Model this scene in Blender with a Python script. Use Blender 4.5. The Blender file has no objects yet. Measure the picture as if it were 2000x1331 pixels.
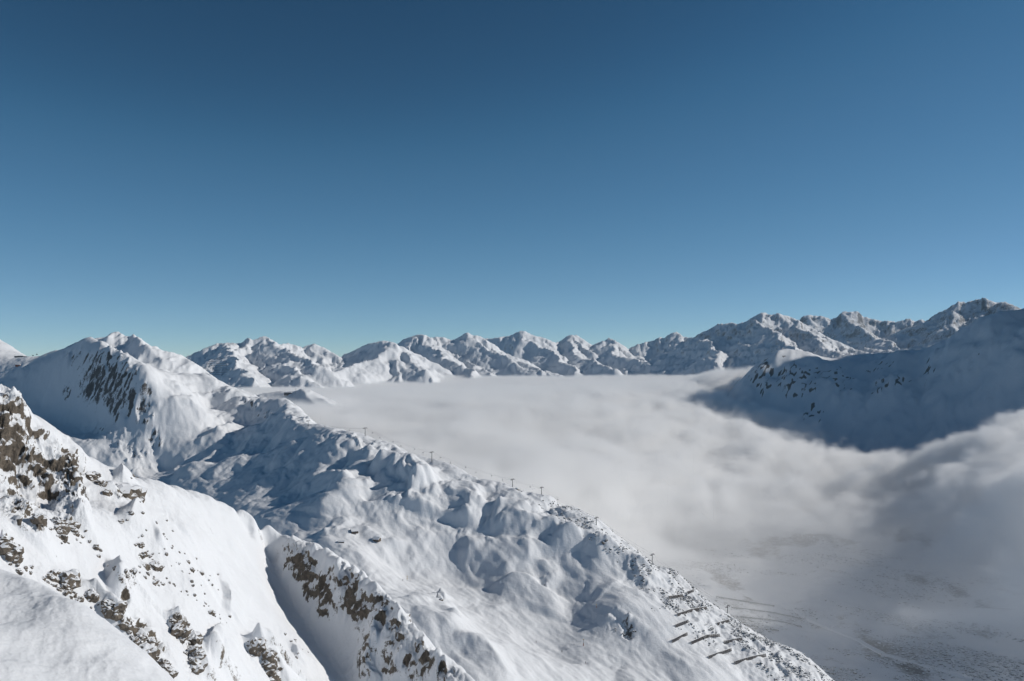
import bpy, math, random
import numpy as np
rng = np.random.RandomState(7)
random.seed(7)
scene = bpy.context.scene
col = scene.collection
R = math.radians

# ------------------------------------------------------------ camera, sky, sun, exposure
F = 1600.0            # focal length in photograph pixels (the photograph is 2000 wide)
VH = 700.0            # the row of the true horizon
cam = bpy.data.cameras.new('camera'); cam_o = bpy.data.objects.new('camera', cam); col.objects.link(cam_o)
cam.sensor_width = 36.0; cam.lens = 36.0*F/2000.0
cam.shift_y = -(VH-665.5)/2000.0*-1.0
cam.clip_start = 1.0; cam.clip_end = 120000.0
cam_o.location = (0, 0, 0); cam_o.rotation_euler = (R(90), 0, 0)
scene.camera = cam_o

SUN_AZ, SUN_EL = 80.0, 27.0       # azimuth to the right of the view direction, elevation
world = bpy.data.worlds.new('World'); scene.world = world; world.use_nodes = True
wn = world.node_tree; wn.nodes.clear()
sky = wn.nodes.new('ShaderNodeTexSky'); sky.sky_type = 'NISHITA'; sky.sun_disc = False
sky.sun_elevation = R(SUN_EL); sky.sun_rotation = R(SUN_AZ); sky.altitude = 2300
sky.air_density = 0.6; sky.dust_density = 0.0; sky.ozone_density = 3.0
bg = wn.nodes.new('ShaderNodeBackground'); bg.inputs['Strength'].default_value = 0.086
wo = wn.nodes.new('ShaderNodeOutputWorld')
skm = wn.nodes.new('ShaderNodeMixRGB'); skm.blend_type = 'MULTIPLY'; skm.inputs[0].default_value = 1; skm.inputs[2].default_value = (.605, .78, .625, 1)
skg = wn.nodes.new('ShaderNodeGamma'); skg.inputs[1].default_value = 1.3
wn.links.new(sky.outputs[0], skm.inputs[1]); wn.links.new(skm.outputs[0], skg.inputs[0]); sk1 = wn.nodes.new('ShaderNodeMixRGB'); sk1.blend_type = 'MULTIPLY'; sk1.inputs[0].default_value = 1; sk1.inputs[2].default_value = (.1, .1, .1, 1)
skc = wn.nodes.new('ShaderNodeRGBCurve')
for ci, cp in enumerate((((.026, .0195), (.047, .053), (.165, .185), (1, .95)), ((.08, .072), (.141, .154), (.434, .365), (1, .70)), ((.162, .158), (.266, .292), (.597, .533), (1, .80)))):
    cv = skc.mapping.curves[ci]; cv.points[0].location = (0, 0); cv.points[1].location = cp[-1]
    for p in cp[:-1]: cv.points.new(*p)
skc.mapping.extend = 'EXTRAPOLATED'; skc.mapping.update()
sk2 = wn.nodes.new('ShaderNodeVectorMath'); sk2.operation = 'MULTIPLY'; sk2.inputs[1].default_value = (10, 10, 10)
wn.links.new(skg.outputs[0], sk1.inputs[1]); wn.links.new(sk1.outputs[0], skc.inputs['Color']); wn.links.new(skc.outputs[0], sk2.inputs[0]); wn.links.new(sk2.outputs[0], bg.inputs[0]); wn.links.new(bg.outputs[0], wo.inputs[0])

sl = bpy.data.lights.new('sun', 'SUN'); sl.energy = 3.15; sl.angle = R(0.5); sl.color = (1.0, 0.95, 0.88)
so = bpy.data.objects.new('sun', sl); col.objects.link(so)
from mathutils import Vector
sd = Vector((math.sin(R(SUN_AZ))*math.cos(R(SUN_EL)), math.cos(R(SUN_AZ))*math.cos(R(SUN_EL)), math.sin(R(SUN_EL))))
so.rotation_euler = sd.to_track_quat('Z', 'Y').to_euler(); so.location = (900, 600, 900)

scene.view_settings.view_transform = 'Standard'; scene.view_settings.look = 'None'
scene.view_settings.exposure = 0.12; scene.view_settings.gamma = 1.0
scene.render.engine = 'CYCLES'
scene.cycles.max_bounces = 16; scene.cycles.diffuse_bounces = 4; scene.cycles.glossy_bounces = 1
scene.cycles.volume_bounces = 12; scene.cycles.transparent_max_bounces = 8
scene.cycles.use_denoising = True

# ------------------------------------------------------------ noise
_perm = rng.permutation(4096).astype(np.int32)
_g2a = rng.rand(4096)*2*np.pi
_g2 = np.stack([np.cos(_g2a), np.sin(_g2a)], 1).astype(np.float32)
_g3 = rng.randn(4096, 3); _g3 = (_g3/np.linalg.norm(_g3, axis=1)[:, None]).astype(np.float32)
def _h(*a):
    r = _perm[a[0] & 4095]
    for b in a[1:]: r = _perm[(r+b) & 4095]
    return r
def pn2(x, y, s=0):
    x = np.asarray(x, np.float64)+s*17.31; y = np.asarray(y, np.float64)+s*9.73
    xi = np.floor(x).astype(np.int64); yi = np.floor(y).astype(np.int64)
    xf = (x-xi).astype(np.float32); yf = (y-yi).astype(np.float32)
    u = xf*xf*xf*(xf*(xf*6-15)+10); v = yf*yf*yf*(yf*(yf*6-15)+10)
    def g(i, j):
        gr = _g2[_h(xi+i, yi+j)]
        return gr[..., 0]*(xf-i)+gr[..., 1]*(yf-j)
    a = g(0, 0); b = g(1, 0); c = g(0, 1); d = g(1, 1)
    return 1.5*((a+(b-a)*u)*(1-v)+(c+(d-c)*u)*v)
def pn3(x, y, z, s=0):
    x = np.asarray(x, np.float64)+s*17.31; y = np.asarray(y, np.float64)+s*9.73; z = np.asarray(z, np.float64)
    xi = np.floor(x).astype(np.int64); yi = np.floor(y).astype(np.int64); zi = np.floor(z).astype(np.int64)
    xf = (x-xi).astype(np.float32); yf = (y-yi).astype(np.float32); zf = (z-zi).astype(np.float32)
    f = lambda t: t*t*t*(t*(t*6-15)+10)
    u, v, w = f(xf), f(yf), f(zf)
    def g(i, j, k):
        gr = _g3[_h(xi+i, yi+j, zi+k)]
        return gr[..., 0]*(xf-i)+gr[..., 1]*(yf-j)+gr[..., 2]*(zf-k)
    def m(k):
        a = g(0, 0, k); b = g(1, 0, k); c = g(0, 1, k); d = g(1, 1, k)
        return (a+(b-a)*u)*(1-v)+(c+(d-c)*u)*v
    return 1.5*(m(0)*(1-w)+m(1)*w)
def fbm(x, y, n, s=0, gain=.5, lac=2.03):
    r = 0; a = 1
    for i in range(n):
        r = r+a*pn2(x, y, s+i); x = x*lac; y = y*lac; a *= gain
    return r
def ridged(x, y, n, s=0, gain=.5, lac=2.07):
    r = 0; a = 1; w = 1
    for i in range(n):
        k = 1-np.abs(pn2(x, y, s+i)); k = k*k*w; r = r+a*k; w = np.clip(k*1.6, 0, 1); x = x*lac; y = y*lac; a *= gain
    return r
def billow(x, y, n, s=0, gain=.5, lac=2.03):
    r = 0; a = 1
    for i in range(n):
        r = r+a*np.abs(pn2(x, y, s+i)); x = x*lac; y = y*lac; a *= gain
    return r
def sstep(a, b, x):
    t = np.clip((x-a)/(b-a), 0, 1); return t*t*(3-2*t)

# ------------------------------------------------------------ terrain: height fields grown from ridge and gully lines
class Field:
    """v(u, ln D): lines of (u, v, D) interpolated by radial basis functions; height Z = D*(VH-v)/F at X = D*(u-1000)/F, Y = D."""
    def __init__(self, lines, space=.025, c=.012):
        P = []
        for ln in lines:
            ln = np.array(ln, float)
            x = np.stack([ln[:, 0]/F, np.log(ln[:, 2]), ln[:, 1]], 1)
            P.append(x[:1])
            for a, b in zip(x[:-1], x[1:]):
                n = max(1, int(math.ceil(np.hypot(*(b-a)[:2])/space)))
                P.append(a+(b-a)*(np.arange(1, n+1)/n)[:, None])
        P = np.concatenate(P)
        _, idx = np.unique(np.round(P[:, :2], 4), axis=0, return_index=True)
        P = P[idx]; self.P = P; self.c = c; n = len(P)
        d = np.sqrt(((P[:, None, :2]-P[None, :, :2])**2).sum(2)+c*c)
        A = np.zeros((n+3, n+3)); A[:n, :n] = d-np.eye(n)*1e-4*0
        A[:n, n] = 1; A[:n, n+1:] = P[:, :2]; A[n, :n] = 1; A[n+1:, :n] = P[:, :2].T
        self.w = np.linalg.lstsq(A, np.concatenate([P[:, 2], [0, 0, 0]]), rcond=None)[0]
    def __call__(self, u, q):
        sh = np.shape(u); u = (np.ravel(u)/F).astype(np.float32); q = np.ravel(q).astype(np.float32)
        P = self.P.astype(np.float32); w = self.w.astype(np.float32); n = len(P)
        out = np.empty(len(u), np.float64)
        for i in range(0, len(u), 20000):
            a = u[i:i+20000, None]-P[None, :, 0]; b = q[i:i+20000, None]-P[None, :, 1]
            d = np.sqrt(a*a+b*b+np.float32(self.c**2))
            out[i:i+20000] = d@w[:n]
        return (out+self.w[n]+self.w[n+1]*u+self.w[n+2]*q).reshape(sh)

class Layer:
    def __init__(self, field, u0, u1, du, D0, D1, dq):
        self.us = np.arange(u0, u1+du, du); self.qs = np.arange(math.log(D0), math.log(D1)+dq, dq)
        U, Q = np.meshgrid(self.us, self.qs)         # rows run away from the camera
        # coarse evaluation, then linear in-between (the field is smooth at this scale)
        cu = np.linspace(self.us[0], self.us[-1], max(4, len(self.us)//3)); cq = np.linspace(self.qs[0], self.qs[-1], max(4, len(self.qs)//3))
        CV = field(*np.meshgrid(cu, cq))
        fi = np.clip((self.us-cu[0])/(cu[1]-cu[0]), 0, len(cu)-1.001); fj = np.clip((self.qs-cq[0])/(cq[1]-cq[0]), 0, len(cq)-1.001)
        def cub(M, f, ax):
            i = f.astype(int); t = (f-i); n = M.shape[ax]
            def tk(k): return np.take(M, np.clip(i+k, 0, n-1), axis=ax)
            sh = [1, 1]; sh[ax] = -1; t = t.reshape(sh)
            a, b, c, d = tk(-1), tk(0), tk(1), tk(2)
            return b+.5*t*(c-a+t*(2*a-5*b+4*c-d+t*(3*(b-c)+d-a)))
        V = cub(cub(CV, fi, 1), fj, 0)
        D = np.exp(Q)
        self.U, self.V0, self.D = U, V, D
        self.X = D*(U-1000)/F; self.Y = D.copy(); self.Z = D*(VH-V)/F
        self.rock = np.zeros_like(D, np.float32)
    def vis(self):                                    # image row of every vertex now
        return VH-F*self.Z/self.D
    def hit(self, u, v):
        """first ground point met by the sight line through (u, v)"""
        j = int(np.clip(round((u-self.us[0])/(self.us[1]-self.us[0])), 0, len(self.us)-1))
        cv = VH-F*self.Z[:, j]/self.D[:, j]
        k = np.nonzero(cv <= v)[0]; k = k[k > 0]
        if len(k) == 0: i = int(np.argmin(cv)); return self.X[i, j], self.Y[i, j], self.Z[i, j]
        i = k[0]; t = (v-cv[i-1])/(cv[i]-cv[i-1]+1e-9); t = min(max(t, 0), 1)
        return tuple(A[i-1, j]*(1-t)+A[i, j]*t for A in (self.X, self.Y, self.Z))
    def zat(self, x, y):
        u = 1000+F*x/y; q = math.log(y)
        j = (u-self.us[0])/(self.us[1]-self.us[0]); i = (q-self.qs[0])/(self.qs[1]-self.qs[0])
        j0 = int(np.clip(j, 0, len(self.us)-2)); i0 = int(np.clip(i, 0, len(self.qs)-2)); a = j-j0; b = i-i0
        Z = self.Z
        return (Z[i0, j0]*(1-a)+Z[i0, j0+1]*a)*(1-b)+(Z[i0+1, j0]*(1-a)+Z[i0+1, j0+1]*a)*b
    def feat(self, uv, h, wl, wr, p=1.3, taper=.25, jag=0., warp=0., tb=.35, rnd=0.):
        """a rib along the line uv (drawn from its top down): h metres proud, falling off over wl metres on its left and wr on its right"""
        pts = [self.hit(*a[:2]) for a in uv]
        hs = [a[2] if len(a) > 2 else 1. for a in uv]
        P = np.array([(a[0], a[1]) for a in pts])
        m = max(wl, wr)
        x0, x1, y0, y1 = P[:, 0].min()-m, P[:, 0].max()+m, P[:, 1].min()-m, P[:, 1].max()+m
        sel = np.nonzero((self.X > x0) & (self.X < x1) & (self.Y > y0) & (self.Y < y1))
        if len(sel[0]) == 0: return
        X = self.X[sel]; Y = self.Y[sel]
        if warp:
            s = m*1.2; X, Y = X+warp*pn2(X/s, Y/s, 31), Y+warp*pn2(X/s, Y/s, 37)
        L = np.concatenate([[0], np.cumsum(np.hypot(*(P[1:]-P[:-1]).T))]); tot = L[-1]
        best = np.full(X.shape, 1e9); side = np.zeros(X.shape); along = np.zeros(X.shape); hh = np.zeros(X.shape)
        for k in range(len(P)-1):
            a, b = P[k], P[k+1]; d = b-a; l2 = (d**2).sum()+1e-9; ll = math.sqrt(l2)
            t = np.clip(((X-a[0])*d[0]+(Y-a[1])*d[1])/l2, 0, 1)
            px = X-(a[0]+t*d[0]); py = Y-(a[1]+t*d[1]); dist = np.hypot(px, py)
            w = dist < best
            best = np.where(w, dist, best)
            side = np.where(w, (d[0]*py-d[1]*px)/ll, side)
            along = np.where(w, L[k]+t*ll, along); hh = np.where(w, hs[k]*(1-t)+hs[k+1]*t, hh)
        sw = np.clip(side/(best+1e-6)*.5+.5, 0, 1)
        W = wl*(1-sw)+wr*sw
        prof = np.clip(1-(np.sqrt(best**2+(rnd*W)**2)-rnd*W*.5)/W, 0, 1)**p
        e = np.clip(np.minimum(along, tot-along)/(taper*tot+1e-6), 0, 1) if taper > 0 else 1
        amp = h*hh*prof*(tb+(1-tb)*e*e*(3-2*e) if taper > 0 else 1)
        if jag: amp = amp*(1+jag*pn2(along/(m*.35), best/m, 5))
        self.Z[sel] += amp
    def fit_sky(self, line, win=4, sig=.07, k=1.):
        """bring the skyline back onto the line after relief has been added"""
        ln = np.array([l for l in line]); tv = np.interp(self.us, ln[:, 0], ln[:, 1]); tq = np.log(np.interp(self.us, ln[:, 0], ln[:, 2]))
        V = VH-F*self.Z/self.D
        near = np.abs(self.qs[:, None]-tq[None, :]) < 3*sig
        cur = np.where(near, V, 1e9).min(0)
        d = tv-cur; d = np.where((self.us < ln[0, 0]) | (self.us > ln[-1, 0]), 0, d)
        if win: 
            n3 = int(3*win); kx = np.arange(-n3, n3+1); kw = np.exp(-kx**2/2./win**2); kw /= kw.sum(); d = np.convolve(np.pad(d, n3, mode='edge'), kw, 'valid')
        w = np.exp(-(self.qs[:, None]-tq[None, :])**2/2/sig**2)
        self.Z -= k*w*d[None, :]*self.D/F
    def normals(self):
        G = np.stack([self.X, self.Y, self.Z], -1)
        du = np.gradient(G, axis=1); dv = np.gradient(G, axis=0)
        n = np.cross(du, dv); n /= np.linalg.norm(n, axis=-1)[..., None]+1e-12
        return n
    def mesh(self, name, mat, kind='structure', keep=None):
        ny, nx = self.X.shape
        co = np.stack([self.X, self.Y, self.Z], -1).reshape(-1, 3).astype(np.float32)
        idx = np.arange(ny*nx).reshape(ny, nx)
        q = np.stack([idx[:-1, :-1], idx[:-1, 1:], idx[1:, 1:], idx[1:, :-1]], -1).reshape(-1, 4)
        if keep is not None: q = q[keep.reshape(-1)]
        return grid_object(name, co, q, self.rock.reshape(-1), mat, kind)

def grid_object(name, co, q, rock, mat, kind):
    used = np.unique(q); rm = np.zeros(len(co), np.int32); rm[used] = np.arange(len(used))
    co = co[used]; rock = rock[used]; q = rm[q]
    me = bpy.data.meshes.new(name)
    me.vertices.add(len(co)); me.vertices.foreach_set('co', co.ravel())
    me.loops.add(q.size); me.loops.foreach_set('vertex_index', q.ravel().astype(np.int32))
    me.polygons.add(len(q)); me.polygons.foreach_set('loop_start', (np.arange(len(q))*4).astype(np.int32))
    me.polygons.foreach_set('loop_total', np.full(len(q), 4, np.int32))
    me.update(calc_edges=True)
    me.polygons.foreach_set('use_smooth', np.ones(len(q), bool))
    at = me.attributes.new('rock', 'FLOAT', 'POINT'); at.data.foreach_set('value', rock.astype(np.float32))
    me.materials.append(mat)
    o = bpy.data.objects.new(name, me); col.objects.link(o)
    if kind: o['kind'] = kind
    return o

# ------------------------------------------------------------ materials
def nd(t, ty, **k):
    n = t.nodes.new(ty)
    for a, b in k.items(): setattr(n, a, b)
    return n
def snow_material(name, scale, rock_cols, thr=.62, soft=.06, bump=.5, fine=1., speck=None, snow=(.80, .812, .835), rocky=1.0):
    """snow that lies where the ground is not too steep; bare rock shows where it is steep or where the 'rock' attribute asks for it; scale = metres of the largest patches"""
    m = bpy.data.materials.new(name); m.use_nodes = True; t = m.node_tree; t.nodes.clear(); L = t.links.new
    out = nd(t, 'ShaderNodeOutputMaterial'); b = nd(t, 'ShaderNodeBsdfPrincipled'); L(b.outputs[0], out.inputs[0])
    geo = nd(t, 'ShaderNodeNewGeometry'); at = nd(t, 'ShaderNodeAttribute', attribute_name='rock')
    sep = nd(t, 'ShaderNodeSeparateXYZ'); L(geo.outputs['Normal'], sep.inputs[0])
    def noise(sc, det=6, rough=.6, dist=0.):
        n = nd(t, 'ShaderNodeTexNoise'); n.inputs['Scale'].default_value = sc; n.inputs['Detail'].default_value = det
        n.inputs['Roughness'].default_value = rough; n.inputs['Distortion'].default_value = dist
        L(geo.outputs['Position'], n.inputs['Vector']); return n.outputs['Fac']
    def math_(op, a, b2=None, clamp=False):
        n = nd(t, 'ShaderNodeMath', operation=op, use_clamp=clamp)
        for i, x in enumerate((a, b2)):
            if x is None: continue
            if isinstance(x, (int, float)): n.inputs[i].default_value = x
            else: L(x, n.inputs[i])
        return n.outputs[0]
    n1 = noise(1/scale, 9, .68, .4); n2 = noise(4.7/scale, 6, .7)
    # how bare: steepness + attribute + noise
    st = math_('SUBTRACT', 1.0, sep.outputs['Z'])
    n4 = noise(17/scale, 4, .6)
    w = math_('ADD', math_('ADD', math_('MULTIPLY', math_('SUBTRACT', n1, .5), .7), math_('MULTIPLY', math_('SUBTRACT', n2, .5), .5)), math_('MULTIPLY', math_('SUBTRACT', n4, .5), .45))
    s = math_('ADD', math_('ADD', st, w), math_('MULTIPLY', at.outputs['Fac'], rocky))
    mr = nd(t, 'ShaderNodeMapRange'); mr.inputs['From Min'].default_value = thr-soft; mr.inputs['From Max'].default_value = thr+soft
    L(s, mr.inputs['Value']); mask = mr.outputs['Result']
    cr = nd(t, 'ShaderNodeValToRGB'); e = cr.color_ramp.elements
    e[0].position = .3; e[0].color = (*rock_cols[0], 1); e[1].position = .72; e[1].color = (*rock_cols[2], 1)
    x = e.new(.5); x.color = (*rock_cols[1], 1)
    L(noise(2.2/scale, 10, .75, .8), cr.inputs[0])
    sn = nd(t, 'ShaderNodeMixRGB'); sn.inputs[1].default_value = (*snow, 1); sn.inputs[2].default_value = (snow[0]*.955, snow[1]*.962, snow[2]*.97, 1)
    L(noise(.6/scale, 5, .6), sn.inputs[0])
    mix = nd(t, 'ShaderNodeMixRGB'); L(mask, mix.inputs[0]); L(sn.outputs[0], mix.inputs[1]); L(cr.outputs[0], mix.inputs[2])
    L(mix.outputs[0], b.inputs['Base Color']); b.inputs['Roughness'].default_value = .75
    b.inputs['Specular IOR Level'].default_value = .2
    hb = math_('ADD', math_('MULTIPLY', noise(9/scale, 10, .72), math_('ADD', fine, math_('MULTIPLY', mask, 2.5))), math_('MULTIPLY', n2, 1.2))
    hb2 = math_('ADD', hb, math_('MULTIPLY', mask, -1.2))
    bp = nd(t, 'ShaderNodeBump'); bp.inputs['Strength'].default_value = bump; bp.inputs['Distance'].default_value = scale*.045
    L(hb2, bp.inputs['Height']); L(bp.outputs[0], b.inputs['Normal'])
    return m
BROWN = ((.05, .043, .037), (.14, .118, .096), (.26, .215, .165))
GREYR = ((.06, .055, .052), (.12, .108, .1), (.2, .18, .16))
M_near = snow_material('near_snow', 6., BROWN, thr=.60, soft=.04, bump=.45)
M_slope = snow_material('slope_snow', 5.5, BROWN, thr=.64, soft=.05, bump=.8, rocky=1.15)
M_mid = snow_material('ridge_snow', 24., GREYR, thr=.64, soft=.06, bump=.5, rocky=1.2)
M_far = snow_material('far_snow', 80., ((.04, .04, .042), (.08, .078, .078), (.13, .125, .12)), thr=.56, soft=.12, bump=.6)
M_east = snow_material('shaded_mountain_snow', 55., GREYR, thr=.68, soft=.07, bump=.5, rocky=1.3)
M_valley = snow_material('valley_snow', 70., ((.05, .04, .033), (.10, .08, .06), (.16, .13, .10)), thr=.55, soft=.12, bump=.4)

# ------------------------------------------------------------ near snow shoulder (bottom left corner)
def behind(line, k, dv, step=None):
    return [(u, v+dv, D*k) for u, v, D in line]
near_crest = [(-120, 1075, 76), (-50, 1095, 73), (0, 1112, 70), (60, 1131, 68), (100, 1150, 66), (150, 1180, 64), (200, 1215, 62), (250, 1250, 60), (300, 1290, 58), (350, 1336, 56), (400, 1390, 55), (470, 1480, 54)]
near_f = Field([near_crest, [(u, 1331+(u+100)*.30, 36+u*.012) for u in (-120, 0, 100, 200, 300, 400)],
                [(u, v+52, D*.80) for u, v, D in near_crest[::2]], behind(near_crest, 1.12, 110), behind(near_crest, 1.3, 420)], .03, .05)
A = Layer(near_f, -120, 470, 1.6, 30, 88, .0035)
A.Z += .9*fbm(A.X/11, A.Y/11, 2, 3)+.10*fbm((A.X+.5*A.Y)/2.2, (A.Y-.5*A.X)/7.0, 4, 8)
A.Z += .045*ridged(A.X/1.3+A.Y/5, A.Y/3.2, 3, 12)*sstep(-1, .6, fbm(A.X/9, A.Y/9, 2, 14))
A.fit_sky(near_crest, 8, .1)
A.mesh('snow_shoulder', M_near)

# ------------------------------------------------------------ foreground slope with cliffs, gully and rocky spur
def plane_D(u, v, a=-1.0, b=-.17, c=-128.):
    return c/((VH-v)/F-a*(u-1000)/F-b)
crest = [(-140, 690, 250), (-60, 728, 258), (0, 752, 262), (30, 760, 264), (44, 775, 265), (55, 800, 267), (110, 838, 270), (150, 865, 276), (165, 885, 279), (200, 905, 288), (245, 928, 305), (330, 948, 342), (400, 965, 370), (460, 995, 394), (500, 1018, 412), (530, 1036, 424), (570, 1047, 416), (640, 1072, 392), (700, 1112, 368), (745, 1150, 352), (790, 1192, 338), (810, 1222, 332), (860, 1272, 318), (900, 1302, 306), (930, 1331, 298), (980, 1400, 285), (1060, 1520, 268)]
gully = [(508, 1044, 418), (522, 1085, 404), (560, 1165, 380), (620, 1245, 352), (700, 1331, 322), (780, 1440, 300), (860, 1540, 285)]
lines = [crest, gully, behind(crest, 1.06, 40), behind(crest, 1.16, 190), behind(crest, 1.35, 500)]
for v in (1000, 1090, 1180, 1270, 1360, 1480, 1620):
    row = []
    for u in range(-120, 620, 60):
        ug = np.interp(v, [1048, 1090, 1160, 1240, 1331, 1440, 1540, 1700], [508, 525, 560, 620, 700, 780, 860, 950])
        vc = np.interp(u, [c[0] for c in crest], [c[1] for c in crest])
        if u < ug-40 and v > vc+45: row.append((u, v, plane_D(u, v)*(1+.10*sstep(300, 560, u))))
    if len(row) > 1: lines.append(row)
lines.append([(-60, 1000, 222), (0, 1000, 228), (60, 1008, 235), (110, 1012, 242), (165, 1000, 250), (178, 940, 268)])
B = Layer(Field(lines, .03, .02), -120, 1000, 1.6, 150, 500, .0018)
# big shapes on the slope: ribs falling to the lower right, steep on their left
b_ribs = [
    ([(262, 1000), (268, 1030), (262, 1085)], 6.5, 5, 26), ([(300, 1075), (330, 1100)], 1.6, 3, 12),
    ([(240, 985), (215, 960), (190, 930)], 3, 5, 12), ([(180, 1005), (250, 1060), (330, 1140), (400, 1220), (470, 1290), (540, 1380)], 4.0, 14, 22),
    ([(250, 1110), (237, 1150), (245, 1178)], 5, 4, 18), ([(340, 1165), (345, 1200), (330, 1215)], 1.5, 4, 9),
    ([(445, 1140), (452, 1180), (448, 1212)], 3.5, 3.2, 22), ([(330, 1195), (352, 1235), (372, 1265)], 4.5, 6, 12),
    ([(370, 1275), (385, 1300), (400, 1331), (415, 1370)], 5, 6, 14), ([(480, 1245), (500, 1270), (545, 1331), (580, 1390)], 6.5, 9, 20),
    ([(90, 1115), (130, 1140), (190, 1175), (240, 1230), (290, 1280), (330, 1331)], 5.5, 10, 10), ([(410, 1235), (440, 1290), (480, 1360)], 2.5, 8, 12),
    ([(360, 970), (400, 1040), (450, 1120), (520, 1200), (590, 1290)], 2.2, 30, 14), ([(0, 1000), (60, 1050), (120, 1100)], 2.2, 5, 10),
    ([(50, 1010), (80, 1040), (100, 1075)], 3, 4, 10), ([(205, 900), (240, 930), (243, 965)], 4, 5, 8), ([(490, 1240), (506, 1270), (520, 1310), (548, 1350)], 7, 5, 24), ([(395, 1255), (418, 1290), (450, 1331), (470, 1370)], 6, 5, 22),
    ([(212, 1120), (240, 1160), (268, 1200)], 4, 3, 12), ([(560, 1240), (580, 1280), (610, 1320)], 2.5, 2.5, 16), ([(150, 1000), (170, 1040), (215, 1095)], 3.5, 3, 14), ([(330, 1010), (372, 1060), (400, 1100)], 1.8, 2, 14)]
for uv, h, wl, wr in b_ribs:
    h *= 1.3; wl = min(wl, .66*h) if wl < 12 else wl
    B.feat(uv, h, wl, wr, p=1.15, jag=.3, warp=wl*.5, taper=.5, tb=.0)
# the cliffs: blocks of rock standing out of the slope
for uv, h, wl, wr in [([(10, 765), (30, 800), (25, 870), (5, 930)], 7, 9, 3.5), ([(118, 870), (128, 920), (150, 975), (160, 1000)], 7, 8, 3.2), ([(60, 880), (72, 940), (95, 985)], 4, 6, 4),
                      ([(-40, 760), (-30, 860), (-20, 950)], 7, 9, 5), ([(0, 950), (20, 975), (45, 1000)], 2.5, 5, 3), ([(0, 1055), (18, 1070), (30, 1090)], 3.5, 4, 3)]:
    B.feat(uv, h, wl, wr, p=.7, jag=.35, warp=2)
# the spur's rock face: buttresses from the crest down to the gully
for uv, h, wl, wr in [([(560, 1055), (578, 1100), (612, 1165)], 5, 6, 6), ([(600, 1068), (640, 1120), (655, 1160), (668, 1205)], 6, 9, 5), ([(655, 1090), (690, 1130), (705, 1170)], 4, 5, 5),
                      ([(700, 1118), (728, 1150), (740, 1190), (735, 1250), (740, 1320)], 6, 9, 5), ([(757, 1165), (780, 1210), (775, 1270), (790, 1331)], 5, 7, 5), ([(805, 1225), (830, 1270), (840, 1331)], 5, 7, 5),
                      ([(720, 1240), (715, 1290), (722, 1360)], 5, 5, 4), ([(860, 1280), (880, 1331), (890, 1380)], 4, 6, 5)]:
    B.feat(uv, h, wl, wr, p=.8, jag=.35, warp=2, taper=.15)
VB = B.vis()
def blob(U, V, cx, cy, rx, ry, ang=0.):
    c, s = math.cos(R(ang)), math.sin(R(ang)); dx, dy = U-cx, V-cy
    a = (dx*c+dy*s)/rx; b = (-dx*s+dy*c)/ry
    return np.clip(1.25-np.sqrt(a*a+b*b), 0, 1)
def patchy(Ly, r, sc, seed, k=1.):
    n = fbm(Ly.X/sc, Ly.Y/sc, 4, seed, gain=.6)+.5*(ridged(Ly.X/sc/1.7, Ly.Y/sc/1.7, 3, seed+9)-.9)
    return np.clip(r*1.25-.30+n*k*np.clip(r*3, 0, 1), 0, 1)
def paint(Ly, V, blobs):
    r = np.zeros_like(Ly.D)
    for b in blobs: r = np.maximum(r, b[5]*blob(Ly.U, V, *b[:5]))
    return r
b_rock = [(15, 850, 50, 120, 0, 1.), (130, 930, 42, 85, -10, 1.), (70, 930, 60, 90, 0, .75), (40, 990, 70, 40, 15, .6), (235, 965, 16, 20, 0, .9), (75, 1015, 22, 16, 0, .9), (15, 1065, 25, 35, 20, .9), (90, 860, 60, 30, 30, .5),
          (125, 1140, 30, 14, 20, 1.), (165, 1160, 28, 18, 30, .9), (205, 1180, 22, 22, 40, .8), (245, 1168, 10, 12, 0, 1.), (270, 1235, 42, 26, 50, .9), (300, 1270, 30, 22, 50, .9), (350, 1240, 16, 34, -30, .8), (372, 1300, 14, 30, 0, .6),
          (282, 1100, 30, 8, 50, .4), (540, 1300, 24, 16, 60, .35), (590, 1105, 62, 30, 48, .95), (625, 1150, 34, 60, -20, .85), (675, 1130, 35, 30, 20, .8), (690, 1180, 34, 50, -10, .95), (740, 1190, 34, 60, -10, .6), (775, 1240, 30, 50, -10, .75), (720, 1290, 22, 60, 0, .6), (790, 1205, 20, 14, 0, .7),
          (820, 1290, 40, 60, 0, .7), (760, 1300, 30, 40, 0, .6), (875, 1315, 26, 26, 0, .8), (410, 1040, 70, 16, 45, .22), (330, 1010, 40, 18, 40, .22)]
rk = paint(B, VB, b_rock); rk *= (B.D > 200); rk0 = rk; rk = np.maximum(patchy(B, rk, 6, 620, .6), rk*.5)
B.rock = np.clip(rk, 0, 1)*.46-.12
# soft snow relief, then rock relief along the surface normal
B.Z += (1-rk)*(1.3*fbm((B.X+B.Y*.5)/30, B.Y/38, 3, 2)+.42*fbm((B.X+B.Y*.6)/5.5, (B.Y-B.X)/16, 4, 5))
B.Z += (1-rk)*sstep(-.5, .5, fbm(B.X/40, B.Y/40, 2, 21)+.1)*(1.7*(ridged((B.Y-.17*B.X)/13+.5*pn2(B.X/30, B.Y/30, 4), B.X/75, 3, 22)-.9)+.5*(ridged((B.Y-.1*B.X)/4, B.X/22, 2, 25)-.8))
B.fit_sky(crest, 5, .03)
N = B.normals(); sel = rk > .02
x, y, z = B.X[sel], B.Y[sel], B.Z[sel]; rr = np.clip(rk[sel]*1.6, 0, 1)
d3 = 0; a = 1.; f = 1/6.
for i in range(6):
    k = 1-np.abs(pn3(x*f, y*f, z*f*.8, i)*1.2); d3 = d3+a*(k*k-.6); a *= .6; f *= 2.1
for ax, G in enumerate((B.X, B.Y, B.Z)): G[sel] += N[sel][:, ax]*d3*2.1*rr
B.mesh('mountain_slope', M_slope)

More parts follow.
